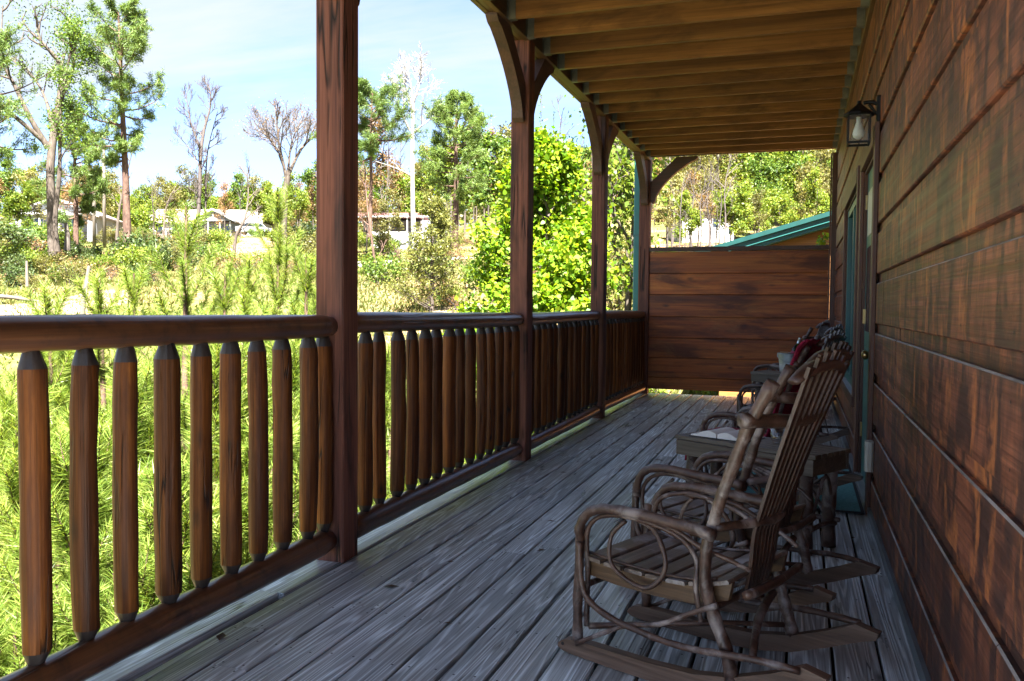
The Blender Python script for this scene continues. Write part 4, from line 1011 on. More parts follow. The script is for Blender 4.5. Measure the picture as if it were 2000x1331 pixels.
# tall pines
def pine(seed, u0, v0, vt, d, clear, R, wid, label, lean=0, per=5, ln=.42, dens=1.0, trunkmat=None, rad=.30):
    t = Tree(seed); base = px(u0, v0, d); k = d / 1669.1; H = (v0 - vt) * k; r = t.r
    rt = Vector((R0.x, R0.y, 0)); top = rt * lean * k
    P = t.limb([(0, 0, -.5), tuple(top * .3 + Vector((.05, 0, H * .35))), tuple(top * .6 + Vector((-.08, .05, H * .7))), tuple(top + Vector((0, 0, H)))], rad, .05, 8, 5)
    n = int(34 * dens)
    for q in range(n):
        f = clear + (1 - clear) * (q + r.random()) / n; z = f * H; c = top * f
        a = r.uniform(0, 6.283); g = (f - clear) / (1 - clear)
        L = wid * (.45 + .75 * math.sin(math.pi * min(1, .18 + g * .86))) * r.uniform(.55, 1.15)
        if g < .2 and r.random() < .45: L *= .35
        el = math.radians(-8 + 58 * g + r.uniform(-12, 12))
        d1 = Vector((math.cos(a) * math.cos(el), math.sin(a) * math.cos(el), math.sin(el)))
        p0 = Vector((c.x, c.y, z)); pts = [p0, p0 + d1 * L * .4 + Vector((0, 0, -.03 * L)), p0 + d1 * L * .75 + Vector((0, 0, .03 * L)), p0 + d1 * L + Vector((0, 0, .12 * L))]
        LP = t.limb(pts, .07 * (1.1 - .6 * g), .015, 4, 3)
        t.tips += LP[-2:]
        t.twigs(LP, .03, L * .42, 0, 9, .6, .28, (35, 75), .5, 3, .010)
    cw = t.tufts(int(per * .95), ln * .75, .04)
    return finish('pine_tree', label, 'tree', base, t, trunkmat or B_pine, cw, N_pine, k=3)
pine(61, 250, 528, 30, 52, .42, .3, 3.0, 'tallest pine with a long bare trunk, left of centre on the slope', lean=-14, per=22, dens=1.25)
pine(62, -22, 470, 95, 46, .45, .3, 3.0, 'dark pine cut off by the left edge of the view', per=20)
pine(63, 888, 470, 196, 62, .28, .3, 2.3, 'dark green pine just left of the second post, above the maple', lean=4, per=22, dens=1.25)
pine(64, 722, 450, 185, 60, .52, .25, 2.7, 'round-topped pine immediately right of the first post', lean=5, per=22, rad=.16)
pine(65, 148, 465, 232, 60, .12, .25, 1.9, 'bushy dark evergreen between the forked hardwood and the tallest pine', per=22, rad=.2)
pine(66, 1490, 380, 300, 150, .3, .25, 2.2, 'distant dark pine on the ridge above the green roof', per=18, ln=.6)
# bare trees
BT = (2.4, 2, 10, .6, .2, (22, 48), .62, 4, .012)
t, b0 = pxtree(71, 386, 462, 98, [([(384, 468, 0), (390, 380, 0), (393, 300, 0), (398, 250, .4)], .26, .17, BT), ([(394, 300, 0), (378, 240, -.8), (372, 190, -1)], .14, .03, BT), ([(398, 252, .4), (410, 205, .5), (408, 172, .6)], .16, .03, BT), ([(391, 330, 0), (365, 290, 1), (335, 258, 1.5)], .09, .03, BT)], None)
finish('bare_tree', 'leafless tree with fine upright twigs rising behind the grey house', 'tree', b0, t, B_twig)
t, b0 = pxtree(72, 400, 462, 100, [([(400, 468, 0), (402, 390, 0), (406, 300, 0), (425, 215, .4)], .18, .03, (2.6, 2, 12, .55, .2, (25, 50), .6, 4, .012))], None)
finish('bare_tree', 'slimmer leafless tree beside it, right behind the grey house', 'tree', b0, t, B_twig)
t, b0 = pxtree(73, 553, 478, 70, [([(553, 482, 0), (556, 400, 0), (562, 345, 0)], .3, .24, None), ([(560, 350, 0), (548, 280, -.5), (545, 225, -.8)], .16, .03, BT), ([(560, 350, 0), (585, 290, .6), (612, 262, .8), (640, 240, .6)], .17, .04, BT), ([(556, 330, 0), (530, 280, .8), (492, 240, 1.2)], .12, .03, BT), ([(562, 345, 0), (570, 280, 0), (590, 230, .4)], .12, .03, BT)], None)
finish('budding_tree', 'wide spreading rusty budding tree left of the first porch post', 'tree', b0, t, B_grey, t.leaf(1100, .11, .4), L_rust)
WTW = (2.2, 2, 10, .45, .2, (28, 55), .6, 4, .010)
t, b0 = pxtree(74, 806, 452, 72, [([(808, 456, 0), (806, 400, 0), (805, 320, 0), (805, 250, 0), (806, 200, 0)], .24, .14, None), ([(806, 205, 0), (800, 165, .3), (790, 125, .4)], .11, .02, WTW), ([(808, 260, 0), (835, 235, .5), (860, 218, .7)], .11, .02, WTW), ([(800, 258, 0), (780, 215, -.6), (765, 165, -.8)], .10, .02, WTW), ([(804, 345, 0), (775, 332, -.5), (735, 320, -.9)], .08, .02, (1.2, 0, 4, .2)), ([(806, 205, 0), (818, 175, -.4), (825, 130, -.6)], .1, .02, WTW), ([(806, 230, 0), (795, 190, 1), (782, 150, 1.4)], .1, .02, WTW)], None)
finish('sycamore_tree', 'white-barked leafless sycamore between the first and second posts', 'tree', b0, t, B_white)
for (u0, v0, d, pts, lab) in ((228, 470, 66, [(228, 475, 0), (232, 420, 0), (243, 350, .3), (262, 270, .4)], 'thin dark curved trunk just left of the tallest pine'),
                              (320, 465, 88, [(318, 470, 0), (322, 430, 0), (328, 395, 0), (352, 345, .5)], 'small forked bare tree in front of the grey house'),
                              (465, 505, 60, [(455, 510, 0), (462, 460, 0), (478, 430, 0), (482, 380, .4), (478, 330, .5)], 'crooked thin tree beside the bare earth bank'),
                              (742, 600, 45, [(742, 605, 0), (735, 540, 0), (726, 470, 0), (715, 400, .3), (708, 330, .5)], 'leaning dark tree right against the first post'),
                              (765, 600, 44, [(760, 605, 0), (768, 560, 0), (777, 525, 0)], 'thin sapling leaning beside the gravel track'),
                              (850, 330, 90, [(868, 430, 0), (866, 340, 0), (862, 270, .3)], 'slender bare tree between the sycamore and the dark pine')):
    t, b0 = pxtree(int(u0), u0, v0, d, [(pts, .15 if d > 50 else .11, .025, (1.7, 2, 6, .5, .3, (25, 55), .6, 4, .012))], None)
    finish('bare_tree', lab, 'tree', b0, t, B_grey if d > 50 else B_pine)
# utility poles and snags
M_pole = wood('weathered_pole', 'Z', [(.25, (.07, .055, .045)), (.7, (.15, .125, .10))], 1.5, 12, .3, rough=(.8, .95), bump=.3)
for u0, v0, vt, lab in ((204, 465, 288, 'tall weathered utility pole left of the tallest pine'), (184, 462, 350, 'shorter broken pole left of the utility pole')):
    o = thing('utility_pole', lab, 'pole', px(u0, v0, 72)); mb = MB(); k = 72 / 1669.1; mb.tube([(0, 0, -.8), (0, 0, (v0 - vt) * k * .5), (.03, 0, (v0 - vt) * k)], [.16, .14, .11], 9); mb.build('pole', M_pole, o, True)
    if vt < 300:
        mb = MB(); mb.cbox(-.12, .12, -.08, .08, 6.3, 6.75, .02, 'Z'); mb.build('transformer', M_galv, o, loc=(-.26, -.05, 0))
def log_thing(name, lab, cat, pts, r0, r1, mat, seed):
    o = thing(name, lab, cat, pts[0]); t = Tree(seed); t.limb([Vector(p) - Vector(pts[0]) for p in pts], r0, r1, 8); t.mb.build('stem', mat, o, True); return o
log_thing('dead_snag', 'leaning grey dead snag rising above the nearest railing', 'snag', [px(160, 640, 26), px(163, 590, 26), px(170, 545, 26.3), px(174, 520, 26.4)], .085, .05, M_pole, 1)
log_thing('fallen_log', 'dark fallen log lying across the left slope', 'log', [px(20, 566, 40), px(90, 565, 40.5), px(150, 563, 40), px(225, 561, 41)], .13, .10, B_pine, 2)
log_thing('fallen_log', 'shorter pale fallen log at the left edge of the slope', 'log', [px(-20, 578, 33), px(30, 582, 33), px(85, 592, 33)], .09, .06, M_pole, 3)
log_thing('tree_stump', 'pale broken stump between the hardwoods at left', 'stump', [px(131, 490, 52), px(132, 460, 52), px(128, 436, 52)], .2, .10, M_pole, 4)
log_thing('fence_post', 'thin grey post standing in the shrubs at left', 'post', [px(53, 560, 38), px(52, 510, 38)], .07, .05, M_pole, 5)

# cedar in front of the white trailer
t = Tree(81); base = px(842, 640, 32); H = 250 * 32 / 1669.1; P = t.limb([(0, 0, -1), (.04, 0, H * .5), (0, 0, H)], .13, .02, 7)
for q in range(64):
    f = .12 + .86 * (q + t.r.random()) / 64; a = t.r.uniform(0, 6.28); L = 1.75 * (1 - f) ** .75 * t.r.uniform(.6, 1.1) + .15; el = .45
    p0 = Vector((0, 0, f * H)); d1 = Vector((math.cos(a) * math.cos(el), math.sin(a) * math.cos(el), math.sin(el)))
    LP = t.limb([p0, p0 + d1 * L * .5, p0 + d1 * L + Vector((0, 0, .1))], .02, .006, 3, 3); t.twigs(LP, .012, L * .4, 0, 5, .3, .3, (30, 60), .5, 3, .006)
finish('cedar_tree', 'feathery olive cedar in front of the white trailer', 'tree', base, t, B_grey, t.leaf(9500, .12, .10, .4, .3), N_cedar)

# maple beyond the far railing bays
t = Tree(91); base = gp(1068, 16.0); r = t.r; H = 4.15 - base.z
P = t.limb([(0, 0, -.4), (.05, .05, H * .3), (-.05, .1, H * .62), (.0, 0, H * .97)], .13, .02, 8)
for q in range(40):
    f = .08 + .88 * (q + r.random()) / 40; a = r.uniform(0, 6.28); L = (2.45 * (1 - f) ** .75 * min(1, .5 + f * 1.6) + .22) * r.uniform(.72, 1.15); el = math.radians(22 + 38 * f)
    p0 = Vector((0, 0, f * H)); d1 = Vector((math.cos(a) * math.cos(el), math.sin(a) * math.cos(el), math.sin(el)))
    LP = t.limb([p0, p0 + d1 * L * .5 + Vector((0, 0, .04)), p0 + d1 * L + Vector((0, 0, .1))], .03, .008, 4, 3)
    t.twigs(LP, .014, L * .45, 1, 5, .35, .3, (30, 62), .55, 3, .004)
finish('maple_tree', 'bright yellow-green young maple beyond the railing, behind the second and third posts', 'tree', base, t, B_grey, t.leaf(36000, .09, .13, .8, .8, 6), L_maple, k=6)
# two bare leaders of a neighbouring sapling
for u0, vt, lab in ((1053, 188, 'taller thin budding shoot rising above the maple'), (1078, 225, 'shorter thin budding shoot rising above the maple')):
    t = Tree(int(u0)); base = gp(u0, 19); k = 19 / 1669.1; Ht = px(u0, vt, 19).z - base.z
    P = t.limb([(0, 0, 0), (.03, 0, Ht * .5), (0, 0, Ht)], .03, .006, 5); t.tips = [P[0].lerp(P[-1], .55 + .45 * i / 40) for i in range(41)]
    finish('sapling', lab, 'tree', base, t, B_grey, t.leaf(170, .06, .018, .5, .2), L_mid)
t, cw = proto_leafy(95, 7.5, 2.2, 3000, .17); b0 = gp(1215, 24); finish('leafy_tree', 'small yellow-green tree between the third and farthest posts', 'tree', b0, t, B_grey, cw, L_spring)
t, cw = proto_leafy(96, 8.4, 1.5, 900, .18); b0 = gp(1140, 30); finish('leafy_tree', 'thin tall sapling peeking above the maple left of the third post', 'tree', b0, t, B_grey, cw, L_mid)
t = Tree(97); base = px(1602, 640, 13.6); P = t.limb([(0, 0, -3), (.02, 0, 0), (0, .02, 1.42)], .03, .008, 5); t.twigs(P, .012, .2, 0, 8, .5, .86, (30, 60), .5, 3, .003)
finish('sapling', 'small bright leaf sprig showing just above the partition', 'tree', base, t, B_grey, t.leaf(90, .085, .03, .6, .6, 6), L_maple, k=6)

# ---- young white pines below and beside the railing
def white_pine(seed, H, sparse=False, dens=1.0, wid=1.5):
    t = Tree(seed); r = t.r; rs = t.rs; SP = []; SD = []
    P = t.limb([(0, 0, -.3), (r.uniform(-.05, .05), r.uniform(-.05, .05), H * .5), (0, 0, H)], .05 + .008 * H, .012, 7, 5)
    def shoot(p, d, L, r0):
        pts = [p]; dd = d.copy()
        for j in range(4):
            dd = (dd + Vector((r.gauss(0, .05), r.gauss(0, .05), .07))).normalized(); pts.append(pts[-1] + dd * L / 4)
        t.mb.tube(pts, [r0 * (1 - .15 * j) for j in range(5)], 4, cap=False)
        return pts
    def fur(pts, a=.2, step=.011):
        for i in range(len(pts) - 1):
            f = (i + .5) / (len(pts) - 1)
            if f < a: continue
            n = max(1, int((pts[i + 1] - pts[i]).length / step))
            for q in range(n):
                SP.append(tuple(pts[i].lerp(pts[i + 1], (q + r.random()) / n))); SD.append(tuple((pts[i + 1] - pts[i]).normalized()))
    fur([Vector((0, 0, H - (2.0 if sparse else 1.0) * (1 - i / 8))) for i in range(9)], 0, .005)
    zz = .5
    while zz < H - .15:
        g = zz / H; nb = r.randint(3, 4) if sparse and zz > H - 2.0 else r.randint(4, 6); a0 = r.uniform(0, 6.28)
        for b2 in range(nb):
            a = a0 + 6.283 * b2 / nb + r.uniform(-.3, .3); L = (wid * (1 - g) ** .8 + .28) * r.uniform(.75, 1.15); el = math.radians(18 + (50 if not sparse else 46) * g + r.uniform(-8, 8))
            d = Vector((math.cos(a) * math.cos(el), math.sin(a) * math.cos(el), math.sin(el)))
            pts = shoot(Vector((0, 0, zz)), d, L, .007 + .010 * (1 - g)); fur(pts, .3 if L > .6 and not sparse else .05, .011 if not (sparse and zz > H - 2.2) else .006)
            for w in range(int(3 + L * 6.0 * dens) if not (sparse and zz > H - 2.0) else int(L * 1.6)):
                f = r.uniform(.25, .95); i = min(3, int(f * 4)); p = pts[i].lerp(pts[i + 1], f * 4 - i)
                ax = Vector((0, 0, 1)); d2 = d.copy(); d2.rotate(Quaternion(ax, r.choice((-1, 1)) * r.uniform(.5, 1.0))); d2.z += r.uniform(.0, .5); d2.normalize()
                fur(shoot(p, d2, r.uniform(.2, .42) * (1.1 - .4 * f), .005), .12)
        zz += (.30 + .10 * r.random()) if not (sparse and zz > H - 2.2) else .5
    SP = np.array(SP); SD = np.array(SD); per = 4
    pos = np.repeat(SP, per, 0); d = np.repeat(SD, per, 0)
    rad = rs.normal(size=pos.shape); rad = unit(rad - d * (rad * d).sum(1, keepdims=True))
    dirs = unit(d * .75 + rad * rs.uniform(.45, 1.0, (len(pos), 1)))
    return t, needles(pos, dirs, rs.uniform(.08, .14, len(pos)), .0062, rs)
WP = []
for seed, H, sp in ((101, 6.4, False), (102, 5.6, False), (103, 6.0, False), (104, 6.6, True), (105, 6.2, True)):
    t, cw = white_pine(seed, H, sp); WP.append((t.mb.mesh('trunk', B_pine, True), npmesh('crown', cw, 3, N_young), H))
def put_wp(u, d, ztop, kind, lab=None):
    p = px(u, 600, d); a, b2, H = WP[kind]
    o = thing('white_pine', lab or 'young white pine filling the view through the nearest balusters', 'tree', (p.x, p.y, ztop - H), rng.uniform(0, 6.28), 'young white pines below the railing')
    link('trunk', a, o); link('crown', b2, o); return o
put_wp(365, 8.6, 2.18, 3, 'young white pine with a tall upright leader in front of the grey house')
put_wp(545, 10.5, 2.55, 4, 'young white pine with a long thin leader left of the first post')
put_wp(598, 9.0, 1.7, 4, 'young white pine whose tip stands close beside the first post')
put_wp(195, 8.0, 1.5, 3, 'young white pine left of the tall-leader pine, its tip above the rail')
put_wp(262, 10.0, 1.55, 4, 'young white pine behind, its tip below the tallest pine trunk')
put_wp(640, 11.0, 1.5, 3, 'young white pine half hidden behind the first post')
put_wp(95, 7.6, 1.25, 4, 'young white pine at far left whose tip just tops the rail')
put_wp(480, 9.6, 1.75, 3, 'young white pine in front of the bare earth bank')
put_wp(440, 8.4, 1.5, 4, 'young white pine right of the tall-leader pine, below the bare earth')
GEN = 'young white pine filling the view through the nearest balusters'
for u, d, zt, k in ((40, 6.2, .35, 0), (150, 5.2, .15, 2), (260, 6.0, .55, 1), (330, 5.0, .1, 0), (420, 6.2, .6, 2), (500, 6.4, .5, 0), (560, 7.2, .7, 1), (90, 8.5, .75, 2), (20, 4.6, -.6, 1), (230, 4.3, -.7, 0), (410, 5.0, -.5, 1), (130, 11, .5, 0), (330, 11, .8, 1), (500, 12, .9, 0), (-60, 7, .2, 1), (600, 12.5, 1.0, 2), (690, 11, .6, 0), (760, 12.5, .4, 1), (830, 13.5, .2, 2), (640, 8.0, .1, 0)):
    put_wp(u, d, zt, k, GEN if u < 640 else 'young white pine behind the second railing section')

# ---- shrubs over the slope
def shrub_mesh(seed, R, H, count, ls, mat):
    t = Tree(seed); r = t.r
    for q in range(9):
        a = r.uniform(0, 6.28); l = r.uniform(.3, 1); pts = [(0, 0, -.1), (math.cos(a) * R * .4 * l, math.sin(a) * R * .4 * l, H * .5), (math.cos(a) * R * .8 * l, math.sin(a) * R * .8 * l, H * r.uniform(.6, 1))]
        P = t.limb(pts, .025, .008, 4, 3); t.twigs(P, .012, R * .5, 0, 6, .3, .2, (30, 70), .5, 3, .005)
    return t.mb.mesh('stems', B_twig, True), npmesh('foliage', t.leaf(count, ls, R * .14), 4, mat)
SH = [shrub_mesh(111, 1.3, 1.5, 1500, .15, L_spring), shrub_mesh(112, 1.5, 1.2, 1500, .15, L_mid), shrub_mesh(113, 1.2, 1.9, 900, .13, L_olive), shrub_mesh(114, 1.4, 1.3, 1800, .14, L_dark), shrub_mesh(115, 1.1, 1.2, 260, .12, L_rust)]
SN = ['bright yellow-green shrub', 'mid-green shrub', 'tall olive shrub', 'dark green shrub', 'nearly leafless brown shrub']
def put_shrub(u, d, k, sc):
    g = gp(u, d, -.05)
    z = 'on the slope below the left-hand houses' if u < 560 else ('on the slope between the first and third posts' if u < 1200 else 'on the slope past the far end of the porch')
    o = thing('shrub', '%s %s' % (SN[k], z), 'shrub', g, fr_.uniform(0, 6.28), '%ss %s' % (SN[k], z)); link('stems', SH[k][0], o); link('foliage', SH[k][1], o); o.scale = (sc, sc, sc * fr_.uniform(.7, 1.1))
for q in range(150):
    u = fr_.uniform(-40, 620); d = fr_.uniform(38, 100)
    if 440 < u < 540 and 55 < d < 96: continue
    put_shrub(u, d, fr_.choice((0, 4, 1, 2, 0, 3, 4, 4, 2)), fr_.uniform(.6, 1.15) * (1.0 if d > 42 else .7))
for u, d, k, sc in ((285, 52, 3, 1.5), (268, 51, 3, 1.2), (300, 53, 3, 1.1), (10, 60, 3, 2.0), (285, 100, 0, 2.2), (90, 68, 0, 1.5), (60, 64, 1, 1.6), (130, 62, 0, 1.2), (30, 50, 0, 1.3), (600, 75, 3, 1.4), (590, 60, 2, 1.5)): put_shrub(u, d, k, sc)
for q in range(70):
    u = fr_.uniform(690, 1250); d = fr_.uniform(28, 85)
    if 690 < u < 830 and 48 < d < 66: continue
    put_shrub(u, d, fr_.choice((2, 4, 0, 2, 4, 1)), fr_.uniform(.6, 1.15) * (.75 if d < 42 else 1))
for q in range(26): put_shrub(fr_.uniform(1180, 1650), fr_.uniform(21, 55), fr_.choice((0, 0, 1, 2)), fr_.uniform(.7, 1.2))
for q in range(14): put_shrub(fr_.uniform(880, 1260), fr_.uniform(18.5, 26), fr_.choice((0, 0, 1)), fr_.uniform(.7, 1.1))
# ---- uncountable ground cover
N = 110000
U = RS.uniform(-60, 1700, N); D = 22 + 88 * RS.rand(N) ** 1.3
S_ = (U - 1000) / 1669.1 * D
X = R0.x * S_ + F0.x * D; Yy = R0.y * S_ + F0.y * D
Z = np.array([gz(a, b2) for a, b2 in zip(X, Yy)])
cl_ = np.array([mnoise.noise(Vector((a * .25, b2 * .25, 9))) for a, b2 in zip(X, Yy)])
keep = cl_ > -.2 - .3 * RS.rand(N)
pos = np.stack([X, Yy, Z - .02], 1)[keep]; n = len(pos)
d = unit(RS.normal(size=(n, 3)) * .55 + np.array([0, 0, 1.0]))
ln = RS.uniform(.12, .42, n); 
tag(link('ground_cover', npmesh('ground_cover', needles(pos, d, ln, .09, RS), 3, L_grass)), 'loose grass and weeds spread over the slope', 'grass', kind='stuff')

# ---- the wood on the far ridge, too distant to count
N = 1500
U = RS.uniform(-120, 1750, N); D = RS.uniform(165, 300, N)
pts = []
for u, d in zip(U, D):
    g = gp(u, d); h = RS.uniform(6, 11) if u < 1240 else RS.uniform(8, 13)
    for q in range(26):
        a = RS.uniform(0, 6.28); f = RS.rand(); w = 2.9 * math.sin(math.pi * min(1, .2 + .8 * f)) * RS.rand() ** .5
        pts.append((g.x + w * math.cos(a), g.y + w * math.sin(a), g.z + h * (.15 + .85 * f)))
pts = np.array(pts)
tag(link('far_wood', npmesh('far_wood', leaves(pts, 1.15, RS, .7, .4), 4, L_far)), 'hazy spring wood covering the far ridge', 'wood', kind='stuff')

# ------------------------------------------------------------------ houses across the valley
M_white = plain('white_siding', (.42, .42, .41), .6, 0, .06, 1.5)
M_grey = plain('grey_siding', (.19, .20, .22), .6, 0, .08, 1.5)
M_shing = plain('tan_shingle', (.21, .17, .15), .85, 0, .18, 2.5, .3)
M_pink = plain('faded_red_roof', (.22, .10, .10), .7, 0, .2, 2)
M_brick = plain('dark_porch', (.10, .085, .08), .8)
M_fascia = plain('brown_fascia', (.42, .25, .12), .7)
M_orange = wood('orange_cedar_board', 'X', [(.25, (.20, .075, .018)), (.5, (.36, .145, .035)), (.75, (.46, .21, .06))], .5, 7, .3, rough=(.5, .7), bump=.2)
M_spout = plain('teal_downspout', (.02, .14, .125), .4, .2, .1)
def house(name, label, at_, w):
    o = thing(name, label, 'house', at_, YAW + w); return o
def part(o, name, mat, *boxes, parent=None):
    mb = MB()
    for b2 in boxes: mb.box(*b2)
    return mb.build(name, mat, parent or o)
def window(o, x0, x1, z0, z1, y, fr=.07):
    mb = MB(); mb.box(x0, x1, y - .05, y - .02, z0, z0 + fr); mb.box(x0, x1, y - .05, y - .02, z1 - fr, z1); mb.box(x0, x0 + fr, y - .05, y - .02, z0 + fr, z1 - fr); mb.box(x1 - fr, x1, y - .05, y - .02, z0 + fr, z1 - fr)
    f = mb.build('window', M_white, o)
    mb = MB(); mb.box(x0 + fr, x1 - fr, y - .03, y - .012, z0 + fr, (z0 + z1) / 2 - .02); mb.box(x0 + fr, x1 - fr, y - .03, y - .012, (z0 + z1) / 2 + .02, z1 - fr); mb.build('pane', M_pane, f)
def gable_roof(o, x0, x1, y0, y1, z0, z1, mat, ax='X', t=.16, ov=.4, trim=None):
    mb = MB()
    if ax == 'X':
        ym = (y0 + y1) / 2; s = (z1 - z0) / (ym - y0)
        pr = [(y0 - ov, z0 - s * ov), (ym, z1), (y1 + ov, z0 - s * ov), (y1 + ov, z0 - s * ov + t), (ym, z1 + t), (y0 - ov, z0 - s * ov + t)]
        mb.extr(pr, x0 - ov, x1 + ov, 'X')
    else:
        xm = (x0 + x1) / 2; s = (z1 - z0) / (xm - x0)
        pr = [(x0 - ov, z0 - s * ov), (xm, z1), (x1 + ov, z0 - s * ov), (x1 + ov, z0 - s * ov + t), (xm, z1 + t), (x0 - ov, z0 - s * ov + t)]
        mb.extr(pr, y0 - ov, y1, 'Y')
        if trim:
            m2 = MB(); m2.extr([(a, b2 - (.03 if k < 3 else -.012)) for k, (a, b2) in enumerate(pr)], y0 - ov - .07, y0 - ov - .005, 'Y'); m2.build('rake_board', trim, o)
    return mb.build('roof', mat, o)
# long grey house
h = house('long_house', 'long low grey and white house with tan roof across the valley', px(290, 467, 110), 0.0)
part(h, 'wall', M_white, (0, 4.6, 0, 8, -1.5, 2.3)); part(h, 'wall', M_grey, (4.6, 14.4, .3, 8, -1.5, 2.3))
r_ = gable_roof(h, 0, 14.4, 0, 8, 2.2, 4.1, M_shing, 'X')
mb = MB(); mb.extr([(0, 2.3), (8, 2.3), (4, 4.0)], 0.0, .12, 'X'); mb.build('gable_end', M_white, h)
window(h, .9, 1.9, .5, 1.9, 0); window(h, 3.0, 4.0, .3, 1.9, 0); 
for x in (5.2, 13.0): window(h, x, x + 1.0, .7, 1.8, .3)
part(h, 'porch_wall', M_white, (6.8, 11.2, -1.6, .29, -1.5, .7))
for x in (6.8, 8.2, 9.7, 11.0): part(h, 'porch_post', M_white, (x, x + .16, -1.75, -1.6, -1.5, 2.2))
mb = MB(); mb.extr([(6.4, 2.25), (11.5, 2.25), (8.95, 3.55)], -1.7, -1.55, 'Y'); mb.build('gable_end', M_grey, h)
part(h, 'truss', M_white, (7.6, 10.3, -1.83, -1.72, 2.2, 2.36)); part(h, 'truss', M_white, (8.88, 9.02, -1.83, -1.72, 2.37, 3.2))
gable_roof(h, 6.4, 11.5, -1.7, 2.5, 2.25, 3.6, M_shing, 'Y', trim=M_white)
window(h, 7.3, 8.1, .9, 1.8, .3); window(h, 9.9, 10.7, .9, 1.8, .3)
# parked car in front of it
c = thing('parked_car', 'silver car parked at the right end of the long grey house', 'car', px(497, 459, 106), YAW + .15)
def car_body(o):
    pr = [(-2.1, .35), (2.1, .35), (2.15, .75), (1.5, .88), (.95, 1.38), (-.9, 1.42), (-1.75, .95), (-2.15, .88)]
    mb = MB(); mb.extr(pr, -.85, .85, 'Y'); mb.build('body', plain('silver_paint', (.5, .51, .53), .3, .6, .03), o)
    mb = MB(); mb.extr([(1.35, .92), (.9, 1.33), (-.85, 1.36), (-1.55, .97)], -.86, .86, 'Y'); mb.build('window_band', M_pane, o)
    for x in (-1.3, 1.3):
        for y in (-.82, .82):
            w = MB(); w.tube([(x, y - .1, .33), (x, y + .1, .33)], .33, 16); wh = w.build('wheel', M_inner, o, True); w = MB(); w.tube([(x, y - .112, .33), (x, y + .112, .33)], .19, 12); w.build('rim', M_galv, wh, True)
    for y in (-.6, .6):
        mb = MB(); mb.box(2.13, 2.17, y - .15, y + .15, .62, .74); mb.build('headlight', M_bulb, o)
car_body(c)
# gable-fronted house far left
h = house('gabled_house', 'grey gabled house with white trim half hidden by shrubs at far left', px(30, 462, 82), .12)
part(h, 'wall', M_grey, (0, 7.4, 0, 8, -1.5, 2.2)); mb = MB(); mb.extr([(0, 2.2), (7.4, 2.2), (3.7, 3.7)], 0, .12, 'Y'); mb.build('gable_end', M_grey, h)
gable_roof(h, 0, 7.4, 0, 8, 2.15, 3.65, M_shing, 'Y', trim=M_white)
part(h, 'porch_wall', M_white, (1.0, 6.2, -1.3, -.02, -1.5, .6))
for x in (1.0, 2.7, 4.4, 6.05): part(h, 'porch_post', M_white, (x, x + .15, -1.45, -1.3, -1.5, 2.0))
part(h, 'porch_roof', M_white, (.6, 6.6, -1.6, -.02, 2.0, 2.15))
window(h, 1.7, 2.6, .7, 1.8, 0); window(h, 4.6, 5.5, .7, 1.8, 0)
# trailer with red roof and white skirting
h = house('white_trailer', 'white trailer home with faded red roof and dark porch right of the first post', px(700, 492, 76), -.1)
part(h, 'wall', M_grey, (0, 6.2, 1.6, 5, -1.2, 2.9)); part(h, 'wall', M_brick, (1.2, 5.5, 1.2, 1.59, 1.7, 2.85))
mb = MB(); mb.extr([(-.3, 3.15), (3.2, 2.95), (5.9, 2.92), (5.9, 3.08), (3.2, 3.5), (-.3, 3.4)], -.6, 5.4, 'X'); mb.v = [(p[0] * 1.0 + 0, p[1], p[2]) for p in mb.v]; mb.build('roof', M_pink, h)
part(h, 'roof_edge', M_white, (-.62, 6.5, -.36, -.31, 3.02, 3.14))
for k in range(13): part(h, 'skirting_panel', M_white, (1.2 + k * .36, 1.2 + k * .36 + .34, -.1, -.04, -1.0, 1.75))
part(h, 'porch_floor', M_white, (1.2, 5.9, -.03, 1.19, 1.55, 1.7))
for x in (1.2, 2.8, 4.4, 5.8): part(h, 'porch_post', M_white, (x, x + .1, -.2, -.105, 0, 3.0))
window(h, .15, .95, 1.3, 2.3, 1.6)
# white house on the right slope
h = house('white_house', 'white two-storey house with brown eaves on the slope above the partition', px(1332, 484, 95), .1)
part(h, 'wall', M_white, (0, 5.2, 0, 6, -1.5, 4.0)); part(h, 'eave', M_fascia, (-.5, 4.6, -.5, 6.4, 4.0, 4.25)); 
part(h, 'wall', M_white, (5.2, 6.4, .8, 5, -1.5, 3.2)); part(h, 'eave', M_fascia, (4.9, 6.8, .4, 5.4, 3.2, 3.4))
for x, z in ((.8, 2.2), (3.4, 2.2)): window(h, x, x + .8, z, z + 1.2, 0)
window(h, 5.5, 6.1, 1.5, 2.6, .8)
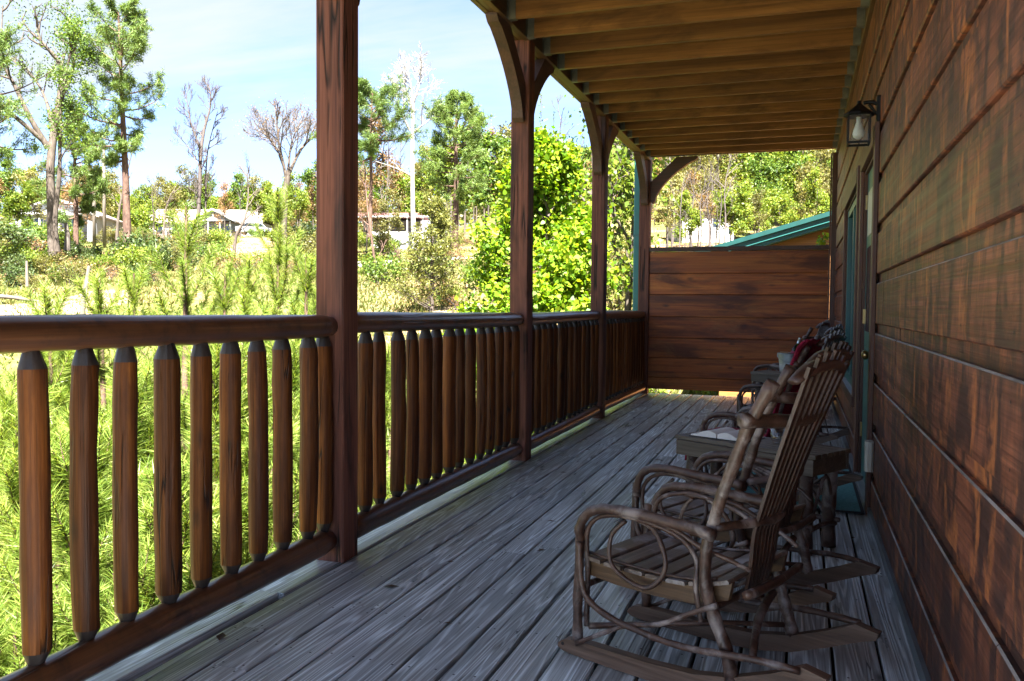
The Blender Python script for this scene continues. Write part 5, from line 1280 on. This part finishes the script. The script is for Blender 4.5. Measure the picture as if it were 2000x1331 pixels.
# neighbouring cabin with teal eave beyond the partition
h = thing('neighbour_cabin', 'neighbouring orange wood cabin with teal sloping eave beyond the partition', 'house', (-1.9, 17.6, 0))
sl_ = .292; zr = lambda x: 2.30 + sl_ * x
W2 = 5.6
mb = MB(); mb.add([(0.35, .35, -5.4), (2 * W2 - .35, .35, -5.4), (2 * W2 - .35, .35, zr(.35) - .1), (W2, .35, zr(W2) - .1), (.35, .35, zr(.35) - .1)] + [(0.35, 9, -5.4), (2 * W2 - .35, 9, -5.4), (2 * W2 - .35, 9, zr(.35) - .1), (W2, 9, zr(W2) - .1), (.35, 9, zr(.35) - .1)], [(0, 1, 2, 3, 4), (9, 8, 7, 6, 5), (0, 4, 9, 5), (1, 6, 7, 2)]); mb.build('wall', M_orange, h)
zz_ = -.4
while zz_ < zr(W2) - .35:      # lap boards on the gable, each cut to the slope
    x0 = max(.36, (zz_ + .16 + .12 - 2.30) / sl_); mb = MB(); x1 = 2 * W2 - x0
    if x1 - x0 > .3:
        mb.add([(x0, .33, zz_), (x1, .33, zz_), (x1, .345, zz_ + .155), (x0, .345, zz_ + .155), (x0, .348, zz_), (x1, .348, zz_), (x1, .349, zz_ + .155), (x0, .349, zz_ + .155)], [(0, 1, 2, 3), (7, 6, 5, 4), (0, 4, 5, 1), (3, 2, 6, 7), (0, 3, 7, 4), (1, 5, 6, 2)]); mb.build('lap_board', M_orange, h)
    zz_ += .158
for (dz0, dz1, y0, nm) in ((-.02, .07, -.12, 'roof'), (-.13, -.022, -.06, 'fascia'), (-.215, -.132, 0.0, 'fascia')):
    mb = MB(); mb.extr([(-.25, zr(-.25) + dz0), (W2, zr(W2) + dz0), (2 * W2 + .25, zr(-.25) + dz0), (2 * W2 + .25, zr(-.25) + dz1), (W2, zr(W2) + dz1), (-.25, zr(-.25) + dz1)], y0, 9.3 if nm == 'roof' else .32, 'Y'); mb.build(nm, M_tealr if nm == 'roof' else M_teal, h)
# downspout behind the corner post
d_ = thing('downspout', 'teal downspout standing just beyond the corner post', 'downspout', (-2.215, 12.06, 0))
mb = MB(); mb.cbox(-.042, .042, -.035, .035, -5.2, 3.6, .012, 'Z'); mb.build('pipe', M_spout, d_)
for z in (-1.0, 2.2): mb = MB(); mb.box(-.047, .047, -.04, .04, z, z + .03); mb.build('strap', M_teal, d_)
